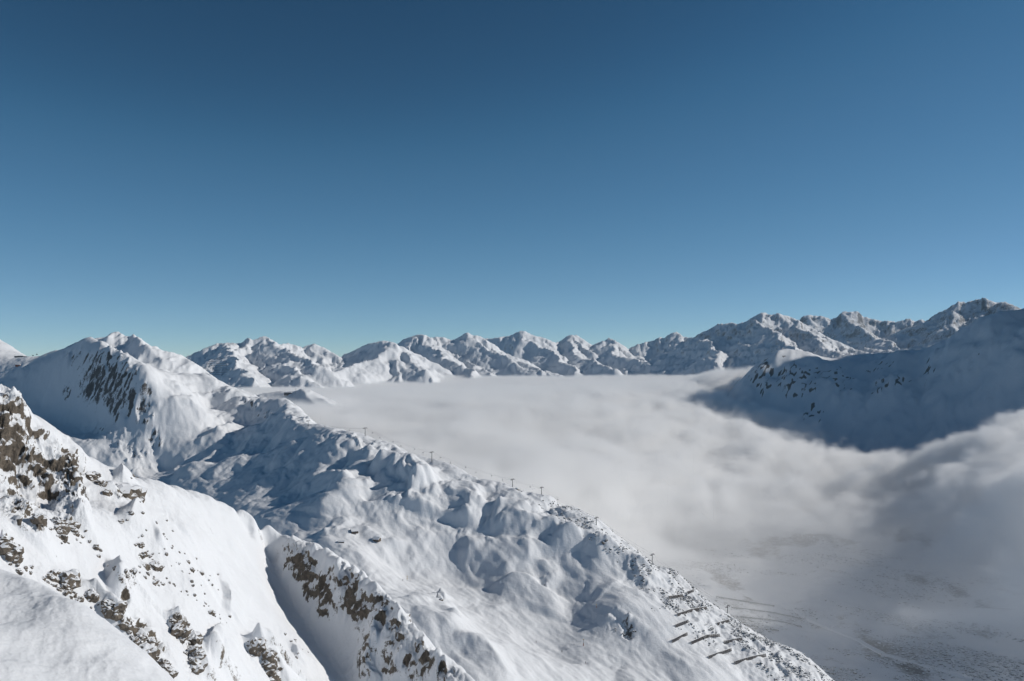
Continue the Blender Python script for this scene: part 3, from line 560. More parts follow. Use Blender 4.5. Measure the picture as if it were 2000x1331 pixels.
class MB:
    def __init__(s): s.v = []; s.f = []
    def box(s, c, d, rz=0., tilt=0.):
        x, y, z = d; ca, sa = math.cos(rz), math.sin(rz); ct, st = math.cos(tilt), math.sin(tilt); n = len(s.v)
        for k in (-.5, .5):
            for a, b in ((-.5, -.5), (.5, -.5), (.5, .5), (-.5, .5)):
                px, py, pz = a*x, b*y, k*z
                py, pz = py*ct-pz*st, py*st+pz*ct
                s.v.append((c[0]+px*ca-py*sa, c[1]+px*sa+py*ca, c[2]+pz))
        s.f += [tuple(n+i for i in q) for q in ((0, 3, 2, 1), (4, 5, 6, 7), (0, 1, 5, 4), (1, 2, 6, 5), (2, 3, 7, 6), (3, 0, 4, 7))]
        return s
    def tube(s, a, b, r0, r1=None, n=8):
        r1 = r0 if r1 is None else r1; a = Vector(a); b = Vector(b); d = (b-a).normalized()
        u = d.cross(Vector((0, 0, 1))); u = Vector((1, 0, 0)) if u.length < 1e-3 else u.normalized(); w = d.cross(u); k = len(s.v)
        for p, r in ((a, r0), (b, r1)):
            for i in range(n):
                t = 2*math.pi*i/n; s.v.append(tuple(p+u*(r*math.cos(t))+w*(r*math.sin(t))))
        s.f += [(k+i, k+(i+1) % n, k+n+(i+1) % n, k+n+i) for i in range(n)]
        s.f += [tuple(k+n-1-i for i in range(n)), tuple(k+n+i for i in range(n))]
        return s
    def prism(s, prof, x0, x1, rz=0., c=(0, 0, 0)):
        """profile in (y, z), pulled along x"""
        n = len(s.v); m = len(prof); ca, sa = math.cos(rz), math.sin(rz)
        for x in (x0, x1):
            for y, z in prof: s.v.append((c[0]+x*ca-y*sa, c[1]+x*sa+y*ca, c[2]+z))
        s.f += [(n+i, n+(i+1) % m, n+m+(i+1) % m, n+m+i) for i in range(m)] + [tuple(n+m-1-i for i in range(m)), tuple(n+m+i for i in range(m))]
        return s
    def build(s, name, mat, parent=None, smooth=False):
        me = bpy.data.meshes.new(name); me.from_pydata(s.v, [], s.f); me.materials.append(mat)
        if smooth: me.polygons.foreach_set('use_smooth', [True]*len(me.polygons))
        o = bpy.data.objects.new(name, me); col.objects.link(o); o.parent = parent; return o
def tag(o, label, cat, group=None):
    o['label'] = label; o['category'] = cat
    if group: o['group'] = group
    return o
def thing(name, label, cat, loc, rz=0., group=None):
    o = bpy.data.objects.new(name, None); o.empty_display_size = .5; col.objects.link(o); o.location = loc; o.rotation_euler = (0, 0, rz)
    return tag(o, label, cat, group)
def dup(root, loc, rz, label, scale=1.):
    r = root.copy(); col.objects.link(r); r.location = loc; r.rotation_euler = (0, 0, rz); r.scale = (scale,)*3; r['label'] = label
    for ch in root.children:
        c = ch.copy(); col.objects.link(c); c.parent = r
        for g in ch.children:
            d = g.copy(); col.objects.link(d); d.parent = c
    return r

# ------------------------------------------------------------ chairlift along the crest of the middle ridge
LIFT_DIR = math.atan2(-(1400-980), 720)      # heading of the line, down to the right
pyl_spec = [(602, 833, 9., 'lift pylon at the top of the line beside the rocky knob'), (713, 852, 12., 'lift pylon whose broad head just clears the left part of the crest'), (844, 903, 14., 'lift pylon standing above the large shaded hollow in the crest'),
            (1001, 949, 10., 'lift pylon beside the two dark boulders on the crest'), (1057, 966, 9., 'lift pylon with the widest crossarm on the bare crest'), (1164, 1026, 9., 'small lift pylon on the shoulder where the crest starts to drop'),
            (1274, 1103, 11.5, 'tilted thin lift pylon just above the scrubby knoll'), (1421, 1196, 8., 'lowest lift pylon behind the rows of snow fences')]
tops = []
def make_pylon(loc, rz, h, label):
    t = thing('lift_pylon', label, 'lift pylon', loc, rz, 'pylons of the chairlift on the middle ridge')
    MB().tube((0, 0, -1.5), (0, 0, h), .50, .34, 10).build('mast', M_steel, t)
    MB().tube((0, -3.2, h), (0, 3.2, h), .26, .26, 6).box((0, 0, h+.35), (.7, 1.2, .5)).build('crossarm', M_steel, t)
    for sgn in (-1, 1):
        m = MB().box((0, sgn*3.1, h-.35), (3.4, .3, .4))
        for k in range(4): m.tube((-1.3+k*.87, sgn*3.1-.2, h-.62), (-1.3+k*.87, sgn*3.1+.2, h-.62), .24, .24, 8)
        m.build('sheave_assembly', M_dark, t)
        MB().box((0, sgn*2.2, h+.5), (.9, 1.6, .08)).build('work_platform', M_dark, t)
    return t
for u, v, h, lab in pyl_spec:
    x, y, z = C.hit(u, v)
    z = C.zat(x, y)
    make_pylon((x, y, z), LIFT_DIR, h, lab)
    tops.append(Vector((x, y, z+h)))
perp = Vector((-math.sin(LIFT_DIR), math.cos(LIFT_DIR), 0))
def cable_pt(a, b, t, sgn, sag):
    p = a.lerp(b, t)+perp*(3.1*sgn); p.z -= 4*sag*t*(1-t)+.7; return p
def rope(sgn, label):
    m = MB()
    for a, b in zip(tops[:-1], tops[1:]):
        sag = (b-a).length*.022; pts = [cable_pt(a, b, k/10, sgn, sag) for k in range(11)]
        for p, q in zip(pts[:-1], pts[1:]): m.tube(p, q, .05, .05, 5)
    tag(m.build('lift_cable', M_dark), label, 'cable', 'haul ropes of the chairlift')
rope(-1, 'near strand of the chairlift rope sagging between the ridge pylons'); rope(1, 'far strand of the chairlift rope sagging between the ridge pylons')
def make_chair():
    t = thing('lift_chair', '', 'lift chair', (0, 0, 0), 0, 'chairs hanging from the chairlift rope')
    MB().tube((0, 0, 0), (0, 0, -2.2), .05, .05, 6).tube((0, -.9, -2.2), (0, .9, -2.2), .05, .05, 6).build('hanger', M_steel, t)
    MB().box((.15, 0, -3.1), (.6, 2.0, .14)).build('seat', M_dark, t)
    MB().box((-.2, 0, -2.7), (.12, 2.0, .8)).build('backrest', M_dark, t)
    MB().tube((.5, -.9, -2.9), (.5, .9, -2.9), .04, .04, 6).tube((-.1, -.9, -2.2), (.5, -.9, -2.9), .04, .04, 6).tube((-.1, .9, -2.2), (.5, .9, -2.9), .04, .04, 6).build('safety_bar', M_steel, t)
    return t
chair0 = None
names = ['first', 'second', 'third', 'fourth', 'fifth', 'sixth', 'seventh']
place = ['uphill of the broad-headed pylon', 'before the pylon over the shaded hollow', 'before the pylon by the boulders', 'in the short span over the bare crest', 'over the shoulder of the crest', 'before the tilted thin pylon', 'behind the snow fence rows']
count = [2, 6, 6, 1, 2, 2, 1]
for k, (a, b) in enumerate(zip(tops[:-1], tops[1:])):
    n = count[k]
    for i in range(n):
        sgn = -1 if i % 2 else 1; tt = (i+.6)/n*.96
        p = cable_pt(a, b, tt, sgn, (b-a).length*.022)
        lab = 'dark lift chair %s, %s from the left' % (place[k], names[i]) if n > 1 else 'single dark lift chair '+place[k]
        if chair0 is None:
            chair0 = make_chair(); chair0.location = p; chair0.rotation_euler.z = LIFT_DIR; chair0['label'] = lab
        else: dup(chair0, p, LIFT_DIR, lab)

# ------------------------------------------------------------ rows of snow fences on the steep end of the ridge
fences = [([(1307, 1171), (1335, 1167)], 'topmost snow fence, short and dark, below the scrubby knoll'), ([(1343, 1162), (1355, 1157)], 'shortest snow fence, high up at the edge of the scrub'),
          ([(1325, 1205), (1352, 1196), (1382, 1191)], 'long snow fence with a small kink in its middle'), ([(1321, 1227), (1346, 1217)], 'short snow fence under the left end of the kinked one'),
          ([(1313, 1257), (1343, 1242)], 'leftmost low snow fence with posts showing under it'), ([(1352, 1260), (1381, 1247), (1407, 1245)], 'snow fence bent in the middle, standing alone in the open snow'),
          ([(1402, 1223), (1425, 1216)], 'short snow fence nearest the valley edge of the ridge'), ([(1415, 1259), (1450, 1252)], 'straight snow fence right of the bent one'),
          ([(1385, 1288), (1430, 1273)], 'snow fence below the bent one, rising to the right'), ([(1435, 1299), (1465, 1290), (1497, 1284)], 'lowest and rightmost snow fence, the longest of the rows')]
def add_fence(Ly, uv, label, hgt=3.6, group='snow fences in rows on the ridge slope', step=3.2):
    P = [Vector(Ly.hit(u, v)) for u, v in uv]
    L = sum((b-a).length for a, b in zip(P[:-1], P[1:])); n = max(3, int(L/step)); base = P[0]
    t = thing('snow_fence', label, 'snow fence', base, 0, group)
    pts = []
    for i in range(n+1):
        d = L*i/n; k = 0
        while k < len(P)-2 and d > (P[k+1]-P[k]).length: d -= (P[k+1]-P[k]).length; k += 1
        p = P[k].lerp(P[k+1], min(1, d/(P[k+1]-P[k]).length)); p.z -= base.z; p.x -= base.x; p.y -= base.y; pts.append(p)
    dr = (pts[-1]-pts[0]); dr.z = 0; dr.normalize(); back = Vector((-dr.y, dr.x, 0))
    for p in pts:
        MB().tube(p-Vector((0, 0, 3.5)), p+Vector((0, 0, hgt))+back*.7, .13, .11, 6).tube(p-back*-2.4-Vector((0, 0, .1)), p+Vector((0, 0, hgt*.8))+back*.55, .09, .09, 5).build('post', M_dark, t)
    for r in range(6):
        z = .7+r*(hgt-.8)/5.; m = MB()
        for p, q in zip(pts[:-1], pts[1:]):
            o = Vector((0, 0, z))+back*(.7*z/hgt)-back*.16
            a, b = p+o, q+o; k = len(m.v); hh = Vector((0, 0, .2)); th = back*.05
            m.v += [tuple(a-hh-th), tuple(b-hh-th), tuple(b+hh-th), tuple(a+hh-th), tuple(a-hh+th), tuple(b-hh+th), tuple(b+hh+th), tuple(a+hh+th)]
            m.f += [(k, k+1, k+2, k+3), (k+7, k+6, k+5, k+4), (k+3, k+2, k+6, k+7), (k, k+4, k+5, k+1), (k, k+3, k+7, k+4), (k+1, k+5, k+6, k+2)]
        m.build('slat', M_panel, t)
    m = MB()
    for p, q in zip(pts[:-1], pts[1:]):
        o = Vector((0, 0, hgt+.05))+back*.6; m.tube(p+o, q+o, .22, .22, 6)
    m.build('snow_cap', M_snowcap, t)
    return t
for uv, lab in fences: add_fence(C, uv, lab)

for k in range(8):
    v0 = 702+k*4.4; u0 = 408-k*2.2; u1 = 436+k*2.6
    add_fence(FAR['western_range'], [(u0, v0+1), ((u0+u1)/2, v0), (u1, v0-.6)], '%s snow fence line counted from the top, on the far shaded shoulder' % ['first', 'second', 'third', 'fourth', 'fifth', 'sixth', 'seventh', 'eighth'][k], hgt=4.5, group='snow fence lines across the far shaded shoulder', step=40)
# ------------------------------------------------------------ huts in the bowl
def make_hut(uv, w, d, h, rh, rz, label, mat=M_wood):
    x, y, z = C.hit(*uv); t = thing('hut', label, 'hut', (x, y, z-.4), rz)
    MB().prism([(-d/2, 0), (d/2, 0), (d/2, h), (0, h+rh), (-d/2, h)], -w/2, w/2).build('wall', mat, t)
    th = .55
    MB().prism([(-d/2-.6, h-.35), (0, h+rh+.05), (0, h+rh+.05+th), (-d/2-.6, h-.35+th)], -w/2-.5, w/2+.5).prism([(0, h+rh+.05), (d/2+.6, h-.35), (d/2+.6, h-.35+th), (0, h+rh+.05+th)], -w/2-.5, w/2+.5).build('snowy_roof', M_snowcap, t)
    MB().box((-w*.2, -d/2-.04, 1.0), (1.0, .08, 2.0)).build('door', M_dark, t)
    for k in (.05, .3): MB().box((w*k, -d/2-.04, h*.55), (.9, .08, .9)).build('window', M_glass, t)
    return t
make_hut((692, 1041), 7.5, 6.5, 3.0, 1.6, R(25), 'dark hut with snowy roof at the upper end of the footpath')
make_hut((736, 1057), 7.0, 6.0, 3.0, 1.8, R(-20), 'hut under thick snow standing alone right of the small hummock')
make_hut((666, 1060), 5.5, 3.5, 1.8, .8, R(10), 'low shed nearly buried in snow left of the huts')

for uv, lab in [([(1400, 1168), (1475, 1180), (1514, 1186)], 'uppermost dark fence line on the misty valley floor'), ([(1430, 1189), (1505, 1198), (1568, 1211)], 'longest dark fence line on the misty valley floor, second from the top'),
                ([(1445, 1207), (1520, 1215), (1565, 1227)], 'third dark fence line down the misty valley floor'), ([(1466, 1225), (1520, 1234)], 'lowest and shortest dark fence line on the misty valley floor')]:
    add_fence(E, uv, lab, hgt=3.4, group='dark fence lines on the valley floor', step=24)
# groomed road across the valley floor
rv = []
for u, v in [(1490, 1174), (1505, 1177), (1535, 1186), (1580, 1210), (1640, 1234), (1700, 1264), (1730, 1279), (1800, 1300), (1900, 1325)]: rv.append(Vector(E.hit(u, v)))
pp = []
for a, b in zip(rv[:-1], rv[1:]):
    n = max(1, int((b-a).length/14)); pp += [a.lerp(b, i/n) for i in range(n)]
pp.append(rv[-1]); vv = []; ff = []
for i, p in enumerate(pp):
    d = (pp[min(i+1, len(pp)-1)]-pp[max(i-1, 0)]); d.z = 0; d.normalize(); sd_ = Vector((-d.y, d.x, 0))
    for w_, dz in ((-6.5, -2.5), (-4.5, 1.0), (4.5, 1.0), (6.5, -2.5)):
        q = p+sd_*w_; vv.append((q.x, q.y, max(p.z, E.zat(p.x, p.y))+dz))
    if i: k4 = 4*i; ff += [(k4-4+j, k4-3+j, k4+1+j, k4+j) for j in range(3)]
me = bpy.data.meshes.new('groomed_road'); me.from_pydata(vv, [], ff); me.materials.append(M_snowcap)
ro = bpy.data.objects.new('groomed_road', me); col.objects.link(ro); ro['kind'] = 'structure'
# summit station in the mist
x, y, z = Tw.hit(562, 772)
t = thing('mountain_station', 'dark flat-roofed lift station half lost in mist on the knoll', 'building', (x, y, z-1), R(8))
MB().box((0, 0, 4.5), (20, 14, 9)).build('wall', M_dark, t); MB().box((0, 0, 9.3), (21, 15, .6)).build('roof', M_snowcap, t)
MB().box((15.2, 0, 3.2), (10, 11, 6.4)).build('annexe', M_wall, t); MB().box((17, 0, 7.1), (16, 12, .8)).build('annexe_roof', M_dark, t)
for k in range(5): MB().box((-7.6+k*3.8, -7.05, 5.6), (2.6, .1, 2.2)).build('window', M_glass, t)
x, y, z = Tw.hit(578, 770)
t = thing('radio_mast', 'thin mast with a crossbar beside the misty station', 'mast', (x, y, z-1), R(0))
MB().tube((0, 0, 0), (0, 0, 17), .35, .22, 8).build('pole', M_steel, t); MB().tube((-3.5, 0, 16.5), (3.5, 0, 16.5), .25, .25, 6).build('crossbar', M_steel, t)
# station at the left edge
x, y, z = Lh.hit(40, 701)
t = thing('lift_station', 'grey lift station with broad roof on the saddle at the left edge', 'building', (x, y, z-1), R(-10))
MB().box((0, 0, 3.5), (24, 12, 7)).build('wall', M_wall, t); MB().prism([(-8, 6.6), (8, 6.6), (7, 8.6), (-7, 9.2)], -15, 15).build('roof', M_dark, t); MB().prism([(-7, 8.9), (7, 8.6), (6, 9.5), (-6, 10.1)], -5, 14).build('snow_on_roof', M_snowcap, t)
for k in range(6): MB().box((-9.5+k*3.8, -6.05, 3.6), (2.6, .1, 3.0)).build('window', M_glass, t)
px, py, pz = Lh.hit(51, 704)
t = thing('gondola_pylon', 'slim pylon right of the lift station at the left edge', 'lift pylon', (px, py, pz-1), R(-20))
MB().tube((0, 0, 0), (0, 0, 13), .5, .35, 8).build('mast', M_steel, t); MB().tube((0, -4, 13), (0, 4, 13), .3, .3, 6).build('crossarm', M_steel, t)
ptop = Vector((px, py, pz+12))
far_end = Vector((2350*(150-1000)/F, 2350, 2350*(VH-655)/F))
for k, (tt, lab) in enumerate([(.13, 'dark gondola cabin against the sky nearest the left pylon'), (.21, 'dark gondola cabin against the sky, farther from the left pylon')]):
    p = ptop.lerp(far_end, tt); p.z -= 16*tt
    t = thing('gondola_cabin', lab, 'gondola', p, R(20), 'gondola cabins over the saddle')
    MB().tube((0, 0, 0), (0, 0, -2.4), .12, .12, 6).build('hanger', M_steel, t)
    MB().prism([(-1.3, -5.4), (1.3, -5.4), (1.7, -4), (1.4, -2.5), (-1.4, -2.5), (-1.7, -4)], -1.7, 1.7).build('cabin', M_dark, t); MB().box((0, 0, -3.6), (3.5, 3.1, 1.0)).build('window', M_glass, t)
m = MB(); pts = [ptop.lerp(far_end, k/12)-Vector((0, 0, 16*k/12*(1-k/12)*1.0)) for k in range(13)]
for p, q in zip(pts[:-1], pts[1:]): m.tube(p, q, .06, .06, 5)
tag(m.build('gondola_cable', M_dark), 'cable over the saddle from the station at the left edge', 'cable')
x, y, z = C.hit(35, 716)
t = thing('shed', 'small reddish shed in the shade below the left saddle', 'shed', (x, y, z-.5), R(10))
MB().box((0, 0, 2), (9, 5, 4)).build('wall', M_red, t); MB().box((0, 0, 4.3), (10, 6, .6)).build('roof', M_snowcap, t); MB().box((2.5, -2.55, 1.4), (2, .1, 2.6)).build('door', M_dark, t)

# ------------------------------------------------------------ skiers and piste furniture
def make_skier():
    J = {'hip': (0, 0, .95, .15), 'chest': (0, .10, 1.32, .17), 'neck': (0, .14, 1.52, .07), 'head': (0, .17, 1.66, .11), 'kl': (-.12, .12, .52, .09), 'al': (-.13, -.05, .10, .065), 'tl': (-.13, .14, .04, .05), 'kr': (.12, .12, .52, .09), 'ar': (.13, -.05, .10, .065), 'tr': (.13, .14, .04, .05),
         'sl': (-.21, .10, 1.42, .08), 'el': (-.32, .18, 1.15, .06), 'hl': (-.30, .42, 1.08, .05), 'sr': (.21, .10, 1.42, .08), 'er': (.32, .18, 1.15, .06), 'hr': (.30, .42, 1.08, .05)}
    E_ = [('hip', 'chest'), ('chest', 'neck'), ('neck', 'head'), ('hip', 'kl'), ('kl', 'al'), ('al', 'tl'), ('hip', 'kr'), ('kr', 'ar'), ('ar', 'tr'), ('chest', 'sl'), ('sl', 'el'), ('el', 'hl'), ('chest', 'sr'), ('sr', 'er'), ('er', 'hr')]
    ks = list(J); me = bpy.data.meshes.new('body'); me.from_pydata([J[k][:3] for k in ks], [(ks.index(a), ks.index(b)) for a, b in E_], []); me.materials.append(M_cloth)
    o = bpy.data.objects.new('body', me); col.objects.link(o)
    md = o.modifiers.new('skin', 'SKIN'); sk = me.skin_vertices[0].data
    for i, k in enumerate(ks): sk[i].radius = (J[k][3],)*2; sk[i].use_root = (i == 0)
    o.modifiers.new('sub', 'SUBSURF').levels = 1
    dg = bpy.context.evaluated_depsgraph_get(); m2 = bpy.data.meshes.new_from_object(o.evaluated_get(dg)); m2.name = 'body'
    o.modifiers.clear(); o.data = m2
    t = thing('person', '', 'person', (0, 0, 0)); o.parent = t
    MB().tube((0, .17, 1.66), (0, .17, 1.80), .13, .08, 8).build('helmet', M_dark, t)
    for sgn in (-1, 1):
        MB().box((sgn*.13, .15, .02), (.1, 1.75, .03)).build('ski', M_red, t)
        MB().tube((sgn*.30, .42, 1.1), (sgn*.42, .05, .05), .012, .012, 5).build('ski_pole', M_steel, t)
    return t
sk_spec = [((1047, 1255), 'skier in dark clothes at the shadow edge of the open slope', 200), ((1143, 1296), 'skier farthest right on the lower piste', 160), ((795, 1134), 'skier standing at the head of the piste', 100), ((1097, 1274), 'skier between the other two on the lower piste', 190), ((787, 1135), 'skier left of the one standing at the piste head', 30)]
sk0 = None
for (u, v), lab, rz in sk_spec:
    x, y, z = C.hit(u, v)
    if sk0 is None: sk0 = make_skier(); sk0.location = (x, y, z+.05); sk0.rotation_euler.z = R(rz); sk0['label'] = lab
    else: dup(sk0, (x, y, z+.05), R(rz), lab)
def lance(uv, h, label, cols):
    x, y, z = C.hit(*uv); t = thing('piste_mast', label, 'mast', (x, y, z-.3), 0)
    MB().tube((0, 0, 0), (0, 0, h*.45), .34, .34, 8).build('padding', cols, t); MB().tube((0, 0, h*.45), (0, 0, h), .14, .1, 8).build('pole', M_steel, t); MB().box((.1, 0, h), (.9, .5, .5)).build('nozzle', M_yel, t)
lance((1139, 1262), 6.5, 'snow-making mast with red padding in the shaded hollow', M_red); lance((1165, 1187), 3.2, 'short red pole at the start of the sharp snow crest', M_red); lance((796, 1131), 3.0, 'orange marker pole at the head of the piste', M_yel)

# ------------------------------------------------------------ loose rocks on the sunlit slope and boulders on the ridge
def rock_mesh(seed, flat=.85):
    bm = bmesh.new(); bmesh.ops.create_icosphere(bm, subdivisions=3, radius=1)
    co = np.array([v.co[:] for v in bm.verts]); off = seed*7.3
    d = 1+.42*pn3(co[:, 0]*1.1+off, co[:, 1]*1.1, co[:, 2]*1.1)+.2*pn3(co[:, 0]*2.7+off, co[:, 1]*2.7, co[:, 2]*2.7, 3)+.1*pn3(co[:, 0]*6+off, co[:, 1]*6, co[:, 2]*6, 5)
    for v, k in zip(bm.verts, d):
        q = v.co*k; q = Vector([round(c*2.6+seed*.3)/2.6*.4+c*.6 for c in q]); q.z *= flat; v.co = q
    me = bpy.data.meshes.new('rock'); bm.to_mesh(me); bm.free()
    return me
import bmesh
M_rock = snow_material('snow_dusted_rock', 2.2, BROWN, thr=.45, soft=.06, bump=.7)
rmeshes = [rock_mesh(k) for k in range(5)]
for m_ in rmeshes: m_.materials.append(M_rock)
def rocks(Ly, spots, name, label, cat, group, s0, s1, sink=.3, mats=None):
    out = []
    for k, (u, v) in enumerate(spots):
        x, y, z = Ly.hit(u, v); o = bpy.data.objects.new(name, rmeshes[rng.randint(5)]); col.objects.link(o)
        s_ = rng.uniform(s0, s1)*(1 if rng.rand() < .8 else 1.6)
        o.location = (x, y, z-s_*sink); o.scale = (s_*rng.uniform(.7, 1.3), s_*rng.uniform(.7, 1.2), s_*rng.uniform(.8, 1.35)); o.rotation_euler = (rng.uniform(-.9, .9), rng.uniform(-.9, .9), rng.uniform(0, 6.28))
        tag(o, label, cat, group); out.append(o)
    return out
sp = []
for (u0, v0, u1, v1, n, w) in [(275, 985, 350, 1075, 14, 22), (300, 1050, 420, 1150, 26, 26), (240, 1010, 310, 1110, 12, 12), (150, 1030, 250, 1130, 16, 18), (255, 1110, 330, 1150, 18, 10), (290, 1100, 460, 1230, 26, 10), (20, 1090, 60, 1130, 8, 8), (60, 1110, 160, 1180, 18, 10), (190, 1170, 330, 1320, 30, 14), (330, 1200, 390, 1320, 16, 10), (470, 1250, 560, 1325, 20, 12), (560, 1240, 620, 1320, 8, 16), (80, 1020, 150, 1070, 12, 10), (230, 880, 300, 990, 8, 10)]:
    for i in range(n):
        k = rng.rand(); sp.append((u0+(u1-u0)*k+rng.randn()*w*.5, v0+(v1-v0)*k+rng.randn()*w*.5))
rocks(B, sp, 'rock', 'small dark rock poking out of the sunlit near slope', 'rock', 'small rocks scattered over the sunlit near slope', .22, .62)
sp = []
for (pa, pb, n, w) in [((100, 1122), (172, 1166), 9, 5), ((180, 1166), (240, 1196), 8, 6), ((246, 1215), (290, 1268), 11, 7), ((290, 1265), (332, 1312), 9, 6), ((335, 1200), (372, 1250), 9, 5), ((370, 1270), (388, 1322), 7, 4), ((60, 1005), (165, 1040), 9, 8), ((0, 1050), (30, 1095), 6, 5), ((500, 1262), (545, 1322), 9, 7), ((175, 905), (205, 960), 6, 6), ((285, 1088), (310, 1112), 4, 3)]:
    for i in range(n):
        k = rng.rand(); sp.append((pa[0]+(pb[0]-pa[0])*k+rng.randn()*w, pa[1]+(pb[1]-pa[1])*k+rng.randn()*w))
rocks(B, sp, 'outcrop_block', 'snow-capped brown block in the outcrop bands crossing the near slope', 'rock', 'brown blocks in the outcrop bands of the near slope', .9, 1.9, sink=.25)
for (u, v), s_, lab in [((1010, 956), 2.6, 'tall dark boulder right beside a lift pylon on the crest'), ((1013, 958), 2.2, 'lower dark boulder just right of its tall neighbour on the crest'), ((862, 1173), 3.4, 'dark boulder capped with snow on the lit rib below the bowl'), ((1180, 1060), 2.2, 'lone dark boulder on the upper bench of the ridge'), ((1184, 1056), 1.5, 'small boulder beside the lone boulder on the upper bench'), ((245, 958), 2.8, 'snow-capped boulder jutting out right of the brown cliff')]:
    Ly = B if u < 300 else C; r_ = rocks(Ly, [(u, v)], 'boulder', lab, 'boulder', None, s_, s_*1.01)

# ------------------------------------------------------------ dwarf scrub on the ridge end and in the valley
M_scrub = snow_material('snow_dusted_scrub', 2.5, ((.035, .037, .03), (.065, .062, .05), (.11, .095, .07)), thr=.60, soft=.15, bump=.3)
def scrub(name, label, P, S, mat):
    ico = bmesh.new(); bmesh.ops.create_icosphere(ico, subdivisions=1, radius=1); bv = np.array([v.co[:] for v in ico.verts]); bf = np.array([[v.index for v in f.verts] for f in ico.faces]); ico.free()
    n = len(P); rs = np.random.RandomState(3)
    V = bv[None]*(1+.45*rs.randn(n, len(bv), 1).clip(-1.4, 1.4))*S[:, None, None]*np.stack([rs.uniform(.7, 1.4, n), rs.uniform(.7, 1.4, n), rs.uniform(.7, 1.3, n)], 1)[:, None]+P[:, None]
    Fc = (bf[None]+(np.arange(n)*len(bv))[:, None, None]).reshape(-1, 3)
    me = bpy.data.meshes.new(name); V = V.reshape(-1, 3).astype(np.float32)
    me.vertices.add(len(V)); me.vertices.foreach_set('co', V.ravel()); me.loops.add(Fc.size); me.loops.foreach_set('vertex_index', Fc.ravel().astype(np.int32))
    me.polygons.add(len(Fc)); me.polygons.foreach_set('loop_start', (np.arange(len(Fc))*3).astype(np.int32)); me.polygons.foreach_set('loop_total', np.full(len(Fc), 3, np.int32)); me.update(calc_edges=True)
    me.materials.append(mat); o = bpy.data.objects.new(name, me); col.objects.link(o); o['kind'] = 'stuff'; o['label'] = label
    return o
def pick(Ly, dens, n, seed):
    rs = np.random.RandomState(seed); w = (dens*Ly.D**2*0+dens).ravel(); w = w/w.sum(); k = rs.choice(len(w), n, p=w)
    i, j = np.unravel_index(k, Ly.D.shape); return np.stack([Ly.X[i, j], Ly.Y[i, j], Ly.Z[i, j]], 1)+rs.uniform(-1, 1, (n, 3))*[1.2, 1.2, 0]
VC2 = C.vis(); clump = sstep(.0, .5, fbm(C.X/26, C.Y/26, 3, 700)+.12)
dC = np.clip(W(VC2, (1330, 1160, 120, 50, 42, 1.), (1480, 1250, 190, 40, 38, 1.), (1150, 1030, 120, 20, 32, .45), (1230, 1090, 60, 26, 40, .5), (1080, 985, 60, 12, 20, .3), (1235, 1240, 50, 14, 25, .5), (1360, 1190, 40, 30, 40, .6)), 0, 1)*clump*(C.D < np.interp(C.U, [p[0] for p in sky_mid], [p[2] for p in sky_mid])*1.02)
P = pick(C, dC, 4200, 1); scrub('dwarf_scrub', 'snow-dusted dwarf pines along the lower end of the ridge', P, np.random.RandomState(5).uniform(.3, 1.0, len(P)), M_scrub)
clE = sstep(.05, .6, fbm(E.X/120+.6*E.Y/120, E.Y/210, 4, 710)+.08)*(E.D < 2450)*(E.D > 900)*(E.U < 2150)
P = pick(E, clE, 15000, 2); scrub('valley_scrub', 'brown scrub scattered over the misty valley floor', P, np.random.RandomState(6).uniform(.8, 2.4, len(P)), M_scrub)

# ------------------------------------------------------------ the sea of cloud in the valley
fog_lines = [
    [(300, 752, 4600), (600, 754, 5200), (900, 752, 5600), (1100, 744, 6000), (1300, 735, 6400), (1500, 728, 6600), (1750, 745, 6400)],
    [(350, 775, 3300), (600, 766, 3300), (900, 764, 3300), (1100, 760, 3600), (1300, 745, 4200), (1420, 730, 4400), (1480, 716, 4000), (1500, 745, 3700), (1600, 830, 3500), (1800, 860, 3400)],
    [(450, 780, 2500), (560, 777, 2450), (700, 776, 2450), (900, 775, 2450), (1100, 775, 2600), (1250, 768, 2900), (1350, 758, 3250), (1405, 772, 3350)],
    [(500, 840, 1850), (700, 815, 1850), (900, 825, 1850), (1100, 835, 2000), (1300, 830, 2350), (1450, 806, 2750), (1540, 828, 2850), (1600, 862, 2800), (1700, 868, 2700), (1760, 895, 2700), (1790, 896, 2650), (1840, 860, 2380), (1890, 828, 2200), (1940, 822, 2080), (2050, 826, 1950), (2300, 830, 1850)],
    [(560, 900, 1620), (700, 862, 1550), (900, 890, 1480), (1050, 900, 1480), (1200, 900, 1650), (1400, 910, 2000), (1550, 935, 2150), (1700, 950, 2150), (1800, 960, 2050), (1880, 905, 1850), (2000, 865, 1720), (2200, 835, 1650)],
    [(700, 960, 1380), (850, 990, 1260), (1000, 990, 1260), (1150, 1005, 1360), (1300, 1005, 1600), (1500, 1015, 1750), (1700, 1030, 1720), (1830, 1040, 1580), (1900, 1000, 1480), (1990, 940, 1400), (2100, 870, 1350)],
    [(700, 1150, 1220), (900, 1200, 1120), (1100, 1180, 1180), (1300, 1120, 1380), (1500, 1120, 1500), (1700, 1130, 1450), (1900, 1160, 1300), (2100, 1160, 1200)],
    [(2160, 880, 1150), (2500, 870, 1200), (3000, 860, 1200), (3600, 860, 1200)], [(2200, 845, 1400), (2600, 840, 1450), (3600, 840, 1500)], [(2250, 825, 1700), (2600, 815, 1800), (3600, 815, 1900)]]  # unseen cloud right of the frame, added to shade the valley floor
fog_f = Field(fog_lines, .06, .03)
FL = Layer(fog_f, 250, 3500, 16, 1080, 6900, .018)
me = bpy.data.meshes.new('fog_bank')
ny, nx = FL.X.shape
ii = np.arange(ny*nx).reshape(ny, nx)
qq = np.stack([ii[:-1, :-1], ii[:-1, 1:], ii[1:, 1:], ii[1:, :-1]], -1).reshape(-1, 4)
